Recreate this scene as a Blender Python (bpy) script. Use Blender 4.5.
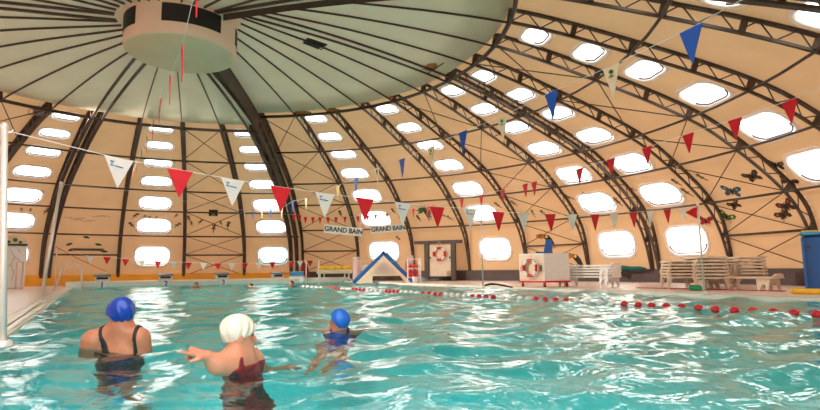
import bpy, math, random
import numpy as np
from mathutils import Vector, Matrix

random.seed(7); np.random.seed(7)
for o in list(bpy.data.objects): bpy.data.objects.remove(o)
SC = bpy.context.scene
COL = SC.collection
PI = math.pi

# ---------------------------------------------------------------- camera
F = 543.45; CAMP = Vector((-1.2546, -12.857, 0.5856)); YAW = 0.52392; PITCH = 0.11725; ROLL = -0.010013
_fw = Vector((math.sin(YAW)*math.cos(PITCH), math.cos(YAW)*math.cos(PITCH), math.sin(PITCH)))
_r0 = Vector((math.cos(YAW), -math.sin(YAW), 0)); _u0 = _r0.cross(_fw)
_rt = _r0*math.cos(ROLL) + _u0*math.sin(ROLL); _up = _u0*math.cos(ROLL) - _r0*math.sin(ROLL)
cam = bpy.data.cameras.new('camera'); camo = bpy.data.objects.new('camera', cam); COL.objects.link(camo)
camo.matrix_world = Matrix(((_rt.x, _up.x, -_fw.x, CAMP.x), (_rt.y, _up.y, -_fw.y, CAMP.y), (_rt.z, _up.z, -_fw.z, CAMP.z), (0, 0, 0, 1)))
cam.sensor_width = 36; cam.lens = F*36/820; cam.clip_start = 0.05; cam.clip_end = 200
SC.camera = camo

# ---------------------------------------------------------------- daylight and exposure
SKY = 4.0
w = bpy.data.worlds.new('sky'); SC.world = w; w.use_nodes = True
nt = w.node_tree; bg = nt.nodes['Background']
tc = nt.nodes.new('ShaderNodeTexCoord'); sx = nt.nodes.new('ShaderNodeSeparateXYZ'); rp = nt.nodes.new('ShaderNodeValToRGB')
nt.links.new(tc.outputs['Generated'], sx.inputs[0]); nt.links.new(sx.outputs['Z'], rp.inputs[0]); nt.links.new(rp.outputs[0], bg.inputs[0])
rp.color_ramp.elements[0].position = 0.0; rp.color_ramp.elements[0].color = (0.55, 0.55, 0.5, 1)
rp.color_ramp.elements[1].position = 0.12; rp.color_ramp.elements[1].color = (1.0, 0.99, 0.96, 1)
bg.inputs[1].default_value = SKY
vs = SC.view_settings
vs.view_transform = 'Standard'; vs.look = 'None'; vs.gamma = 1; vs.exposure = 0.33; vs.use_curve_mapping = False
SUN = bpy.data.lights.new('sun', 'SUN'); SUN.energy = 2.0; SUN.angle = 0.03; SUN.color = (1.0, 0.93, 0.82)
suno = bpy.data.objects.new('sun', SUN); COL.objects.link(suno); suno.rotation_euler = (math.radians(38), 0, math.radians(70))

# ---------------------------------------------------------------- pixel helpers: a photo pixel to a point of the place
def ray(x, y):
    return (_fw + _rt*((x-410)/F) + _up*((205-y)/F))
def dp(x, y, depth):
    return CAMP + ray(x, y)*depth
def gp(x, y, z=0.0):
    v = ray(x, y); return CAMP + v*((z-CAMP.z)/v.z)
def azp(x, dist, z=0.0):
    v = ray(x, 270); h = Vector((v.x, v.y, 0)).normalized(); return Vector((CAMP.x, CAMP.y, 0)) + h*dist + Vector((0, 0, z))

# ---------------------------------------------------------------- materials
def mat(name, col, rough=0.6, metal=0.0, var=0.0, scale=8.0, spec=0.4, trans=None, bump=0.0, col2=None, sss=0.0):
    m = bpy.data.materials.new(name); m.use_nodes = True; t = m.node_tree
    b = t.nodes['Principled BSDF']; b.inputs['Roughness'].default_value = rough; b.inputs['Metallic'].default_value = metal
    b.inputs['Specular IOR Level'].default_value = spec
    c = (*col, 1); b.inputs['Base Color'].default_value = c
    n = t.nodes.new('ShaderNodeTexNoise'); n.inputs['Scale'].default_value = scale; n.inputs['Detail'].default_value = 4
    co = t.nodes.new('ShaderNodeTexCoord'); t.links.new(co.outputs['Object'], n.inputs['Vector'])
    mx = t.nodes.new('ShaderNodeMix'); mx.data_type = 'RGBA'
    d = col2 or tuple(x*(1-var) for x in col)
    mx.inputs['A'].default_value = c; mx.inputs['B'].default_value = (*d, 1)
    mr = t.nodes.new('ShaderNodeMapRange'); mr.inputs['From Min'].default_value = 0.35; mr.inputs['From Max'].default_value = 0.65
    t.links.new(n.outputs['Fac'], mr.inputs['Value']); t.links.new(mr.outputs[0], mx.inputs['Factor'])
    t.links.new(mx.outputs['Result'], b.inputs['Base Color'])
    if bump:
        bp = t.nodes.new('ShaderNodeBump'); bp.inputs['Strength'].default_value = bump; bp.inputs['Distance'].default_value = 0.02
        t.links.new(n.outputs['Fac'], bp.inputs['Height']); t.links.new(bp.outputs[0], b.inputs['Normal'])
    if sss:
        b.inputs['Subsurface Weight'].default_value = sss; b.inputs['Subsurface Radius'].default_value = (0.02, 0.01, 0.005)
    if trans is not None:                       # share of daylight let through the sheet, and its colour
        tr = t.nodes.new('ShaderNodeBsdfTranslucent'); tr.inputs[0].default_value = (*trans[1], 1)
        ms = t.nodes.new('ShaderNodeMixShader'); ms.inputs[0].default_value = trans[0]
        t.links.new(b.outputs[0], ms.inputs[1]); t.links.new(tr.outputs[0], ms.inputs[2])
        t.links.new(ms.outputs[0], t.nodes['Material Output'].inputs[0])
    return m
M = {}
M['shell'] = mat('tan_shell', (0.64, 0.39, 0.21), 0.5, var=0.13, scale=0.6, spec=0.3, trans=(0.072, (0.85, 0.50, 0.25)))
M['lining'] = mat('grey_green_lining', (0.62, 0.55, 0.39), 0.7, var=0.16, scale=0.5, spec=0.2, trans=(0.06, (0.60, 0.52, 0.36)))
M['pane'] = mat('frosted_pane', (0.9, 0.9, 0.9), 0.3, trans=(0.95, (0.97, 0.96, 0.92)))
M['pane_teal'] = mat('teal_pane', (0.7, 0.9, 0.9), 0.2, var=0.3, scale=3, trans=(0.75, (0.30, 0.46, 0.44)))
M['flange'] = mat('white_flange', (0.88, 0.85, 0.82), 0.4, trans=(0.55, (0.92, 0.88, 0.88)))
M['lip_shade'] = mat('lip_shade', (0.10, 0.08, 0.10), 0.6)  # dark tone painted as shade at the window lip
M['steel'] = mat('brown_steel', (0.090, 0.060, 0.045), 0.5, var=0.3, scale=3, spec=0.35)
M['kick'] = mat('dark_kick_wall', (0.10, 0.065, 0.06), 0.6, var=0.2, scale=2)
M['orange'] = mat('orange_board', (0.95, 0.40, 0.02), 0.4, var=0.1, scale=1.5)
M['deck'] = mat('deck_tiles', (0.74, 0.56, 0.49), 0.32, var=0.12, scale=1.2, spec=0.5)
M['rim'] = mat('pale_rim', (0.80, 0.74, 0.64), 0.4, var=0.08, scale=3)
M['hub'] = mat('hub_panel', (0.88, 0.60, 0.43), 0.5, var=0.05, scale=1.5)
M['hub_disc'] = mat('hub_disc', (0.78, 0.66, 0.44), 0.6, var=0.05, scale=1.5)
M['black'] = mat('black_plastic', (0.012, 0.011, 0.011), 0.5)
M['chrome'] = mat('steel_pole', (0.74, 0.66, 0.60), 0.35, 0.35)
M['white'] = mat('white_plastic', (0.82, 0.79, 0.75), 0.4, var=0.05)
M['cream'] = mat('cream_panel', (0.80, 0.62, 0.44), 0.5, var=0.06)
M['red'] = mat('red_fabric', (0.72, 0.015, 0.03), 0.6, var=0.1, trans=(0.3, (0.9, 0.03, 0.05)))
M['whitef'] = mat('white_fabric', (0.88, 0.84, 0.79), 0.6, var=0.05, trans=(0.45, (0.9, 0.85, 0.8)))
M['creamf'] = mat('cream_fabric', (0.80, 0.66, 0.45), 0.6, var=0.05, trans=(0.3, (0.85, 0.7, 0.5)))
M['bluef'] = mat('blue_fabric', (0.02, 0.11, 0.46), 0.6, var=0.1, trans=(0.3, (0.03, 0.14, 0.6)))
M['yellowf'] = mat('yellow_fabric', (0.80, 0.62, 0.22), 0.6, var=0.05, trans=(0.3, (0.85, 0.68, 0.3)))
M['cord'] = mat('cord', (0.75, 0.70, 0.66), 0.7)
M['cordb'] = mat('bluish_cord', (0.42, 0.50, 0.52), 0.7)
M['redp'] = mat('red_plastic', (0.60, 0.012, 0.02), 0.35)
M['blue'] = mat('blue_plastic', (0.015, 0.10, 0.36), 0.4, var=0.1)
M['lblue'] = mat('light_blue_foam', (0.10, 0.36, 0.58), 0.6)
M['yellow'] = mat('yellow_foam', (0.88, 0.52, 0.02), 0.5)
M['green'] = mat('green_foam', (0.02, 0.30, 0.12), 0.5)
M['teal'] = mat('teal_cover', (0.005, 0.09, 0.085), 0.7, var=0.3, bump=0.3)
M['skin'] = mat('skin', (0.52, 0.19, 0.10), 0.42, var=0.12, scale=12, sss=0.08)
M['skinp'] = mat('pale_skin', (0.62, 0.25, 0.15), 0.42, var=0.12, scale=12, sss=0.08)
M['capblue'] = mat('blue_cap', (0.012, 0.055, 0.40), 0.3, var=0.25, scale=9, bump=0.25)
M['capbright'] = mat('bright_blue_cap', (0.012, 0.15, 0.66), 0.35, var=0.25, scale=10, bump=0.25)
M['capwhite'] = mat('white_cap', (0.78, 0.68, 0.56), 0.45, var=0.08, scale=9)
M['suitblack'] = mat('black_suit', (0.012, 0.010, 0.012), 0.5)
M['suitred'] = mat('red_black_suit', (0.30, 0.012, 0.02), 0.55, col2=(0.03, 0.01, 0.012), scale=26)
M['suitnavy'] = mat('navy_suit', (0.015, 0.03, 0.16), 0.5)
M['hair'] = mat('dark_hair', (0.02, 0.012, 0.010), 0.6)
M['ink'] = mat('blue_ink', (0.03, 0.08, 0.42), 0.6)
M['inkdark'] = mat('dark_lettering', (0.06, 0.045, 0.045), 0.6)
M['leaf'] = mat('leaf_green', (0.06, 0.16, 0.035), 0.6, var=0.3, scale=10)
M['brown'] = mat('brown_decal', (0.07, 0.035, 0.018), 0.6, var=0.2)
M['lizard'] = mat('lizard_decal', (0.15, 0.085, 0.045), 0.6, var=0.3, scale=20)
M['bluegrey'] = mat('blue_grey_decal', (0.08, 0.11, 0.13), 0.6, var=0.2)
M['fish'] = mat('orange_fish', (0.50, 0.16, 0.02), 0.6, var=0.3, scale=20)
M['paving'] = mat('outdoor_paving', (0.42, 0.40, 0.36), 0.8, var=0.2, scale=.6)
M['grey'] = mat('grey_panel', (0.28, 0.25, 0.25), 0.5, var=0.1)
M['pink'] = mat('pale_pink', (0.74, 0.50, 0.44), 0.5)
M['coat'] = mat('red_coat', (0.42, 0.02, 0.02), 0.8, var=0.3)
M['bucket'] = mat('white_bucket', (0.85, 0.85, 0.85), 0.4)
M['lounger'] = mat('lounger_plastic', (0.76, 0.60, 0.45), 0.45, var=0.04)
M['lounger_white'] = mat('white_lounger_plastic', (0.86, 0.83, 0.79), 0.45, var=0.03)

# ---------------------------------------------------------------- mesh helpers
class MB:
    def __init__(s): s.v = []; s.f = []
    def add(s, vs, fs):
        n = len(s.v); s.v += [tuple(x) for x in vs]; s.f += [tuple(i+n for i in f) for f in fs]; return s
    def box(s, c, d, R=None, bev=0.0):
        x, y, z = d[0]/2, d[1]/2, d[2]/2; c = Vector(c)
        if bev <= 0:
            P = [Vector((a*x, b*y, e*z)) for a in (-1, 1) for b in (-1, 1) for e in (-1, 1)]
            Fc = [(0, 1, 3, 2), (4, 6, 7, 5), (0, 4, 5, 1), (2, 3, 7, 6), (0, 2, 6, 4), (1, 5, 7, 3)]
        else:
            b = min(bev, x*.9, y*.9, z*.9); P = []; Fc = []
            lay = [(-z, b), (-z+b, 0), (z-b, 0), (z, b)]
            for zz, ins in lay:
                X, Y = x-ins, y-ins
                for sx_, sy_ in ((-1, -1), (1, -1), (1, 1), (-1, 1)):
                    for q in ((0, 1) if sx_*sy_ > 0 else (1, 0)):
                        P.append(Vector((sx_*(X-b*(1-q)), sy_*(Y-b*q), zz)))
            for l in range(3):
                for i in range(8): Fc.append((l*8+i, l*8+(i+1) % 8, l*8+8+(i+1) % 8, l*8+8+i))
            Fc += [tuple(range(7, -1, -1)), tuple(range(24, 32))]
        if R is not None: P = [R @ p for p in P]
        return s.add([p+c for p in P], Fc)
    def tube(s, pts, r, n=6, closed=False, cap=True):
        pts = [Vector(p) for p in pts]; N = len(pts); rr = r if isinstance(r, (list, tuple)) else [r]*N
        base = len(s.v); up = None
        for i, p in enumerate(pts):
            if closed: t = pts[(i+1) % N]-pts[i-1]
            else: t = pts[min(i+1, N-1)]-pts[max(i-1, 0)]
            t = t.normalized()
            if up is None:
                up = Vector((0, 0, 1)) if abs(t.z) < .9 else Vector((1, 0, 0))
            a = (up - t*up.dot(t))
            if a.length < 1e-5: a = t.orthogonal()
            a.normalize(); up = a; b = t.cross(a)
            for k in range(n):
                q = 2*PI*k/n; s.v.append(tuple(p+(a*math.cos(q)+b*math.sin(q))*rr[i]))
        for i in range(N if closed else N-1):
            j = (i+1) % N
            for k in range(n):
                s.f.append((base+i*n+k, base+i*n+(k+1) % n, base+j*n+(k+1) % n, base+j*n+k))
        if cap and not closed:
            s.f.append(tuple(base+k for k in range(n-1, -1, -1))); s.f.append(tuple(base+(N-1)*n+k for k in range(n)))
        return s
    def lathe(s, prof, n=24, c=(0, 0, 0), R=None):
        P = []; Fc = []; m = len(prof); c = Vector(c)
        for k in range(n):
            q = 2*PI*k/n
            for r, z in prof: P.append(Vector((r*math.cos(q), r*math.sin(q), z)))
        for k in range(n):
            j = (k+1) % n
            for i in range(m-1): Fc.append((k*m+i, j*m+i, j*m+i+1, k*m+i+1))
        if R is not None: P = [R @ p for p in P]
        return s.add([p+c for p in P], Fc)
    def prism(s, poly, h, o=(0, 0, 0), X=(1, 0, 0), Y=(0, 1, 0)):
        """polygon in the plane X,Y through o, thickened by h to both sides"""
        o, X, Y = Vector(o), Vector(X), Vector(Y); N = X.cross(Y).normalized()*h/2; n = len(poly)
        P = [o+X*a+Y*b-N for a, b in poly]+[o+X*a+Y*b+N for a, b in poly]
        return s.add(P, [tuple(range(n-1, -1, -1)), tuple(range(n, 2*n))]+[(i, (i+1) % n, n+(i+1) % n, n+i) for i in range(n)])
    def build(s, name, m, parent=None, smooth=False):
        me = bpy.data.meshes.new(name); me.from_pydata(s.v, [], s.f); me.update()
        me.materials.append(m if not isinstance(m, str) else M[m])
        import bmesh as _bm
        b = _bm.new(); b.from_mesh(me); _bm.ops.recalc_face_normals(b, faces=b.faces); b.to_mesh(me); b.free()
        if smooth: me.polygons.foreach_set('use_smooth', [True]*len(me.polygons))
        o = bpy.data.objects.new(name, me); COL.objects.link(o)
        if parent: o.parent = parent
        return o
def tag(o, label=None, cat=None, group=None, kind=None):
    if label: o['label'] = label
    if cat: o['category'] = cat
    if group: o['group'] = group
    if kind: o['kind'] = kind
    return o
def empty(name, loc=(0, 0, 0), rz=0, label=None, cat=None, group=None, kind=None):
    o = bpy.data.objects.new(name, None); o.empty_display_size = .1; COL.objects.link(o)
    o.location = loc; o.rotation_euler = (0, 0, rz); return tag(o, label, cat, group, kind)
def copy_tree(o, parent=None, loc=None, rz=None, label=None):
    kids = [c for c in COL.objects if c.parent == o]
    c = o.copy(); COL.objects.link(c)
    if parent: c.parent = parent
    if loc is not None: c.location = loc
    if rz is not None: c.rotation_euler = (0, 0, rz)
    if label: c['label'] = label
    for k in kids: copy_tree(k, c)
    return c
def struct(o): o['kind'] = 'structure'; return o

# ---------------------------------------------------------------- dome geometry
NR = [1.2, 4.3, 7.68, 10.43, 13.08, 14.53, 15.95, 16.6, 17.0]; NZ = [6.85, 6.66, 6.19, 5.44, 4.53, 3.71, 2.59, 1.55, 0.0]
def _cr(a, t):
    i = min(max(int(math.floor(t)), 0), len(a)-2); u = t-i
    p0 = a[i-1] if i > 0 else 2*a[0]-a[1]; p1 = a[i]; p2 = a[i+1]; p3 = a[i+2] if i+2 < len(a) else 2*a[-1]-a[-2]
    m1 = (p2-p0)/2; m2 = (p3-p1)/2
    return (2*u**3-3*u*u+1)*p1+(u**3-2*u*u+u)*m1+(-2*u**3+3*u*u)*p2+(u**3-u*u)*m2
def prof(s, off=0.0):
    r, z = _cr(NR, s+2), _cr(NZ, s+2)
    if off:
        r1, z1 = _cr(NR, s+2.01), _cr(NZ, s+2.01); r0, z0 = _cr(NR, s+1.99), _cr(NZ, s+1.99)
        dr, dz = r1-r0, z1-z0; l = math.hypot(dr, dz); r += -dz/l*off; z += dr/l*off
    return r, z
def dlen(s):
    a, b = prof(s-.05), prof(s+.05); return math.hypot(a[0]-b[0], a[1]-b[1])/.1
SB = 5.72                                     # profile parameter of the shell's foot on the kick wall
def off_in(s):                                # the sliding sectors sit lower, inside the fixed one
    return np.interp(s, [-2, -1, 0, 1, 6], [-.70, -.66, -.58, -.5, -.46])
def is_outer(b): return 2 <= b <= 12
def chord_off(outer, s): return 0.0 if outer else float(off_in(s))
def depth_t(s, outer=True): return (0.31 if outer else 0.30)*float(np.interp(s, [4.6, SB], [1, .35]))
def shell_off(outer, s): return chord_off(outer, s)+depth_t(s, outer)+0.02
def azk(k): return math.radians(9+10*k)
def S(k, s, outer, off=0.0, chord=False):
    o_ = (chord_off(outer, s) if chord else shell_off(outer, s))+off
    r, z = prof(s, o_); a = azk(k); return Vector((r*math.sin(a), r*math.cos(a), z))

# shell panels with window openings -------------------------------------------------
WS = [5.08, 3.77, 2.86, 1.9, 1.3, 0.79, 0.29]; WH = [0.98, 1.0, 0.9, 0.88, 0.72, 0.66, 0.62]; UO = [-.03, -.08, -.09, -.13, -.11, -.16, -.19]
WBAYS = [-14, -12, -10, -7, -5, -3, -1, 1, 3, 5, 7, 8, 10, 12]
WU = 0.265; CU = 0.47
def rloop(n, hu, hs, px):
    """rounded rectangle, n points per quarter, px = aspect (metres of u per metre of s) handled by caller"""
    out = []; r = min(hu, hs)*0.78
    for q, (sx_, sy_) in enumerate(((1, 1), (-1, 1), (-1, -1), (1, -1))):
        cx, cy = sx_*(hu-r), sy_*(hs-r)
        for i in range(n):
            a = q*PI/2+(i+.5)*PI/2/n
            out.append((cx+r*math.cos(a), cy+r*math.sin(a)))
    return out
def boundary(n, hu, s0, s1):
    """4n points of the rectangle matching rloop's order, starting at (+u, mid s) corner quarter"""
    out = []; h = n//2
    def lerp(a, b, t): return a+(b-a)*t
    sm = (s0+s1)/2
    # quarter 1: from (hu, sm) up to corner (hu, s1) then to (0, s1)
    quads = [((hu, sm), (hu, s1), (0, s1)), ((0, s1), (-hu, s1), (-hu, sm)), ((-hu, sm), (-hu, s0), (0, s0)), ((0, s0), (hu, s0), (hu, sm))]
    for a, b, c in quads:
        for i in range(h): t = i/h; out.append((lerp(a[0], b[0], t), lerp(a[1], b[1], t)))
        for i in range(h): t = i/h; out.append((lerp(b[0], c[0], t), lerp(b[1], c[1], t)))
    return out
S_TOP = -0.30
def wall_panel(bay, windows):
    outer = is_outer(bay); m = MB()
    def pt(u, s): return S(bay+.5+u, s, outer)
    cuts = [SB] + [(WS[i]+WS[i+1])/2 for i in range(6)] + [S_TOP]
    n = 12; rows_side = []
    for i in range(7):
        s1, s0 = cuts[i], cuts[i+1]
        sv = [s0+(s1-s0)*j/8 for j in range(9)]
        for ua, ub in ((-.5, -CU), (CU, .5)):
            m.add([pt(u, s) for s in sv for u in (ua, ub)], [(2*j, 2*j+1, 2*j+3, 2*j+2) for j in range(8)])
        if not windows:
            us = [-CU+2*CU*k/8 for k in range(9)]
            m.add([pt(u, s) for s in sv for u in us], [(j*9+k, j*9+k+1, j*9+k+10, j*9+k+9) for j in range(8) for k in range(8)])
        else:
            c = WS[i]; r = prof(c, shell_off(outer, c))[0]; wu = r*math.radians(10); ws = dlen(c)
            B = boundary(n, CU, s0, s1)
            L = [((UO[i] if outer else 0)+x/wu, c+y/ws) for x, y in rloop(n, WU*wu, WH[i]/2, 1)]
            pts = []; N = len(B)
            for t in (0, .4, .75, 1.0): pts += [pt(B[k][0]*(1-t)+L[k][0]*t, B[k][1]*(1-t)+L[k][1]*t) for k in range(N)]
            m.add(pts, [(l*N+k, l*N+(k+1) % N, (l+1)*N+(k+1) % N, (l+1)*N+k) for l in range(3) for k in range(N)])
    return m
wcount = 0
def window(bay, i, pane='pane'):
    global wcount
    wcount += 1; outer = is_outer(bay); c = WS[i]
    r = prof(c, shell_off(outer, c))[0]; wu = r*math.radians(10); ws = dlen(c); n = 12
    def loop(grow, off):
        return [S(bay+.5+(UO[i] if outer else 0)+x/wu, c+y/ws, outer, off) for x, y in rloop(n, WU*wu+grow, WH[i]/2+grow, 1)]
    fr = MB(); Ls = [loop(.10, -.002), loop(.085, -.035), loop(.03, -.045), loop(-.012, -.02), loop(-.012, .05)]; N = len(Ls[0])
    fr.add([p for L in Ls for p in L], [(l*N+k, l*N+(k+1) % N, (l+1)*N+(k+1) % N, (l+1)*N+k) for l in range(4) for k in range(N)])
    f = struct(fr.build(f'window_{wcount}', 'flange', smooth=True))
    pm = MB(); Ls = [loop(g, o_) for g, o_ in ((-.005, .03), (-.08, .05), (-.18, .075), (-.26, .085))]
    Vs = [p for L in Ls for p in L]; ctr = sum(Ls[-1], Vector())/N
    Vs.append(ctr); Fc = [(l*N+k, l*N+(k+1) % N, (l+1)*N+(k+1) % N, (l+1)*N+k) for l in range(3) for k in range(N)]
    Fc += [(3*N+k, 3*N+(k+1) % N, 4*N) for k in range(N)]
    pm.add(Vs, Fc); pm.build('pane', pane, f, True)
    # dark strip standing in for the shade inside the flange's lower lip
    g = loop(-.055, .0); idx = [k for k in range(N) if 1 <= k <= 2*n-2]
    gm = MB(); gm.tube([g[k] for k in idx], 0.020+0.006*WH[i], 5); gm.build('lip_shade_strip', 'lip_shade', f, True)
    return f
OPEN = (17, -18)      # unseen bays behind the camera, left open to add front daylight
for bay in range(-18, 18):
    if bay in OPEN: continue
    o = struct(wall_panel(bay, bay in WBAYS).build(f'wall_{bay+19}', 'shell', smooth=True))
    if bay in WBAYS:
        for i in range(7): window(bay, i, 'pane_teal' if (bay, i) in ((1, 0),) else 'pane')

# lining above the ring ------------------------------------------------------------
def lining(k0, k1, outer, n):
    m = MB(); e_ = -.09 if outer else -.17; ss = [-2.6, -2, -1.5, -1, -.7, -.4, e_]
    nu = (k1-k0)*4
    def pt(u, s, extra=0):
        if s < -2:
            p = S(u, -2, outer, .02, True); a = azk(u); return Vector((.2*math.sin(a), .2*math.cos(a), p.z+.04))
        return S(u, s, outer, .02+extra, True)
    rows = [[pt(k0+j/4, s) for j in range(nu+1)] for s in ss]+[[S(k0+j/4, e_+.08, outer, .0) for j in range(nu+1)]]
    m.add([p for r in rows for p in r], [(i*(nu+1)+j, i*(nu+1)+j+1, (i+1)*(nu+1)+j+1, (i+1)*(nu+1)+j) for i in range(len(rows)-1) for j in range(nu)])
    return struct(m.build(f'ceiling_{n}', 'lining', smooth=True))
lining(2, 13, True, 1); lining(-9, 2, False, 2); lining(13, 27, False, 3)
# step between the fixed and the sliding sectors
for n, k in enumerate((2, 13)):
    m = MB(); ss = np.linspace(-2, SB, 40)
    m.add([q for s in ss for q in (S(k, s, True, .02), S(k, s, False, -.45 if s < 0 else -.0))], [(2*i, 2*i+1, 2*i+3, 2*i+2) for i in range(39)])
    struct(m.build(f'trim_{n+1}', 'steel'))

# ribs -------------------------------------------------------------------------------
def sect(m, pts, wdt, hgt):
    """flat bar of given width (tangential, local x) along points in the local y-z plane"""
    P = []; n = len(pts)
    for i, p in enumerate(pts):
        t = (pts[min(i+1, n-1)]-pts[max(i-1, 0)]).normalized(); nn = Vector((0, -t.z, t.y))
        for a, b in ((-1, -1), (1, -1), (1, 1), (-1, 1)): P.append(p+Vector((a*wdt/2, 0, 0))+nn*b*hgt/2)
    Fc = [(i*4+k, i*4+(k+1) % 4, i*4+4+(k+1) % 4, i*4+4+k) for i in range(n-1) for k in range(4)]+[(3, 2, 1, 0), (4*n-4, 4*n-3, 4*n-2, 4*n-1)]
    m.add(P, Fc)
def rib_proto(outer, lats, wch, wsp):
    ss = np.linspace(0, SB, 44)
    def lp(s, off, x, chord=True):
        r, z = prof(s, chord_off(outer, s)+off); return Vector((x, r, z))
    inn, out, lat, pl, sp = MB(), MB(), MB(), MB(), MB()
    for x in lats:
        sect(inn, [lp(s, .0, x) for s in ss], wch, .055)
        sect(out, [lp(s, depth_t(s, outer), x) for s in ss], wch+.03, .07)
        # zigzag web, near-equal pitch
        acc = 0; last = 0; side = 0; nodes = [(0.0, 0)]; fine = np.linspace(0, SB-.05, 900)
        for a, b in zip(fine[:-1], fine[1:]):
            acc += dlen((a+b)/2)*(b-a)
            if acc > .34: acc = 0; side ^= 1; nodes.append((b, side))
        for (a, sa), (b, sb) in zip(nodes[:-1], nodes[1:]):
            lat.tube([lp(a, depth_t(a, outer)*sa, x), lp(b, depth_t(b, outer)*sb, x)], .016, 5)
        for s in (0, .5, 1, 1.5, 2, 3, 4, 5):
            d = depth_t(s, outer); p, q = lp(s, -.02, x), lp(s, d+.02, x); t = (lp(s+.02, 0, x)-lp(s-.02, 0, x)).normalized()
            hw = .075 if s == int(s) else .06
            pl.add([p-t*hw+Vector((e*.035, 0, 0)) for e in (-1, 1)]+[p+t*hw+Vector((e*.035, 0, 0)) for e in (-1, 1)]+[q-t*hw+Vector((e*.035, 0, 0)) for e in (-1, 1)]+[q+t*hw+Vector((e*.035, 0, 0)) for e in (-1, 1)],
                   [(0, 1, 3, 2), (4, 6, 7, 5), (0, 4, 5, 1), (2, 3, 7, 6), (0, 2, 6, 4), (1, 5, 7, 3)])
        sect(sp, [lp(s, -.02, x) for s in np.linspace(-2.0, 0, 14)], wsp, .045 if wsp < .08 else .12)
    return [('inner_chord', inn, False), ('outer_chord', out, False), ('lattice', lat, False), ('node_plate', pl, False), ('spoke', sp, False)]
protos = {}
def rib(k, outer, kind, num):
    key = (outer, kind)
    e = empty(f'beam_{num}', (0, 0, 0), -azk(k), kind='structure')
    if key not in protos:
        lats = {'single': [0], 'double': [-.15, .15], 'edge': [-.02]}[kind]
        ch = [mm.build(n, 'steel', e) for n, mm, _ in rib_proto(outer, lats, (.07 if outer else .13), .027 if kind == 'single' else (.05 if outer else .07))]
        protos[key] = ch
    else:
        for c in protos[key]:
            d = c.copy(); COL.objects.link(d); d.parent = e
num = 0
for k in range(-18, 18):
    if k == -18: continue
    num += 1
    if k == 2: rib(k, True, 'single', num); num += 1; rib(k-.13, False, 'double', num)
    elif k == 13: rib(k, True, 'single', num); num += 1; rib(k+.13, False, 'double', num)
    elif 2 < k < 13: rib(k, True, 'double' if k == 8 else 'single', num)
    else: rib(k, False, 'double' if k in (-2, -9) else 'single', num)
# purlins: one ring line per level and sector
tn = 2
def run(k0, k1, outer, s, r, name):
    m = MB(); m.tube([S(k0+(k1-k0)*j/((k1-k0)*2), s, outer, .0, True) for j in range((k1-k0)*2+1)], r, 6); struct(m.build(name, 'steel', smooth=True))
for s in range(0, 6):
    for k0, k1, outer in (((2, 13, True), (-9, 2, False), (13, 17, False), (19, 27, False)) if s < 5 else ((2, 3, True), (6, 7, True), (9, 10, True), (11, 12, True), (0, 1, False), (-2, -1, False), (-4, -3, False))):
        tn += 1; run(k0, k1, outer, s, .055 if s == 0 else .036, f'trim_{tn}')
# crossed tie rods in the braced bays
for b in (-4, 0, 2, 6, 9):
    o_ = is_outer(b)
    for i in range(6):
        tn += 1; m = MB(); lo = min(i+1, SB)
        m.tube([S(b, i, o_, .03, True), S(b+1, lo, o_, .03, True)], .016, 5); m.tube([S(b+1, i, o_, .05, True), S(b, lo, o_, .05, True)], .016, 5)
        struct(m.build(f'trim_{tn}', 'steel'))

# foot of the dome ----------------------------------------------------------------
def band(k0, k1, outer, z1, name, mt):
    m = MB(); r, z = prof(SB, shell_off(outer, SB)); n = (k1-k0)*3; ri = r-.14
    rows = []
    for (rr, zz) in ((ri, 0), (ri, z1-.02), (ri+.02, z1), (r+.10, z1), (r+.10, 0)):
        rows.append([Vector((rr*math.sin(azk(k0+j/3)), rr*math.cos(azk(k0+j/3)), zz)) for j in range(n+1)])
    m.add([p for q in rows for p in q], [(i*(n+1)+j, i*(n+1)+j+1, (i+1)*(n+1)+j+1, (i+1)*(n+1)+j) for i in range(4) for j in range(n)])
    return struct(m.build(name, mt))
zk_o = prof(SB, shell_off(True, SB))[1]; zk_i = prof(SB, shell_off(False, SB))[1]
band(2, 13, True, zk_o+.02, 'baseboard_1', 'kick'); band(-9, 2, False, zk_i+.10, 'baseboard_2', 'orange'); band(13, 17, False, zk_i+.02, 'baseboard_3', 'kick'); band(19, 27, False, zk_i+.02, 'baseboard_4', 'kick')

# deck, pool --------------------------------------------------------------------------
PX0, PX1, PY0, PY1 = -1.95, 9.4, -13.6, 12.1
WZ = -0.04; PD = -1.25
m = MB(); B = 17.6
for x0, x1, y0, y1 in ((-B, PX0, -B, B), (PX1, B, -B, B), (PX0, PX1, PY1, B), (PX0, PX1, -B, PY0)):
    m.add([(x0, y0, 0), (x1, y0, 0), (x1, y1, 0), (x0, y1, 0)], [(0, 1, 2, 3)])
struct(m.build('floor', 'deck'))
m = MB(); G_ = 70
for x0, x1, y0, y1 in ((-G_, -B, -G_, G_), (B, G_, -G_, G_), (-B, B, B, G_), (-B, B, -G_, -B)):
    m.add([(x0, y0, -.03), (x1, y0, -.03), (x1, y1, -.03), (x0, y1, -.03)], [(0, 1, 2, 3)])
struct(m.build('ground', 'paving'))
m = MB()
for a, b in (((PX0, PY0), (PX1, PY0)), ((PX1, PY0), (PX1, PY1)), ((PX1, PY1), (PX0, PY1)), ((PX0, PY1), (PX0, PY0))):
    m.add([(a[0], a[1], 0), (b[0], b[1], 0), (b[0], b[1], PD), (a[0], a[1], PD)], [(0, 1, 2, 3)])
m.add([(PX0, PY0, PD), (PX1, PY0, PD), (PX1, PY1, PD), (PX0, PY1, PD)], [(0, 1, 2, 3)])
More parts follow.
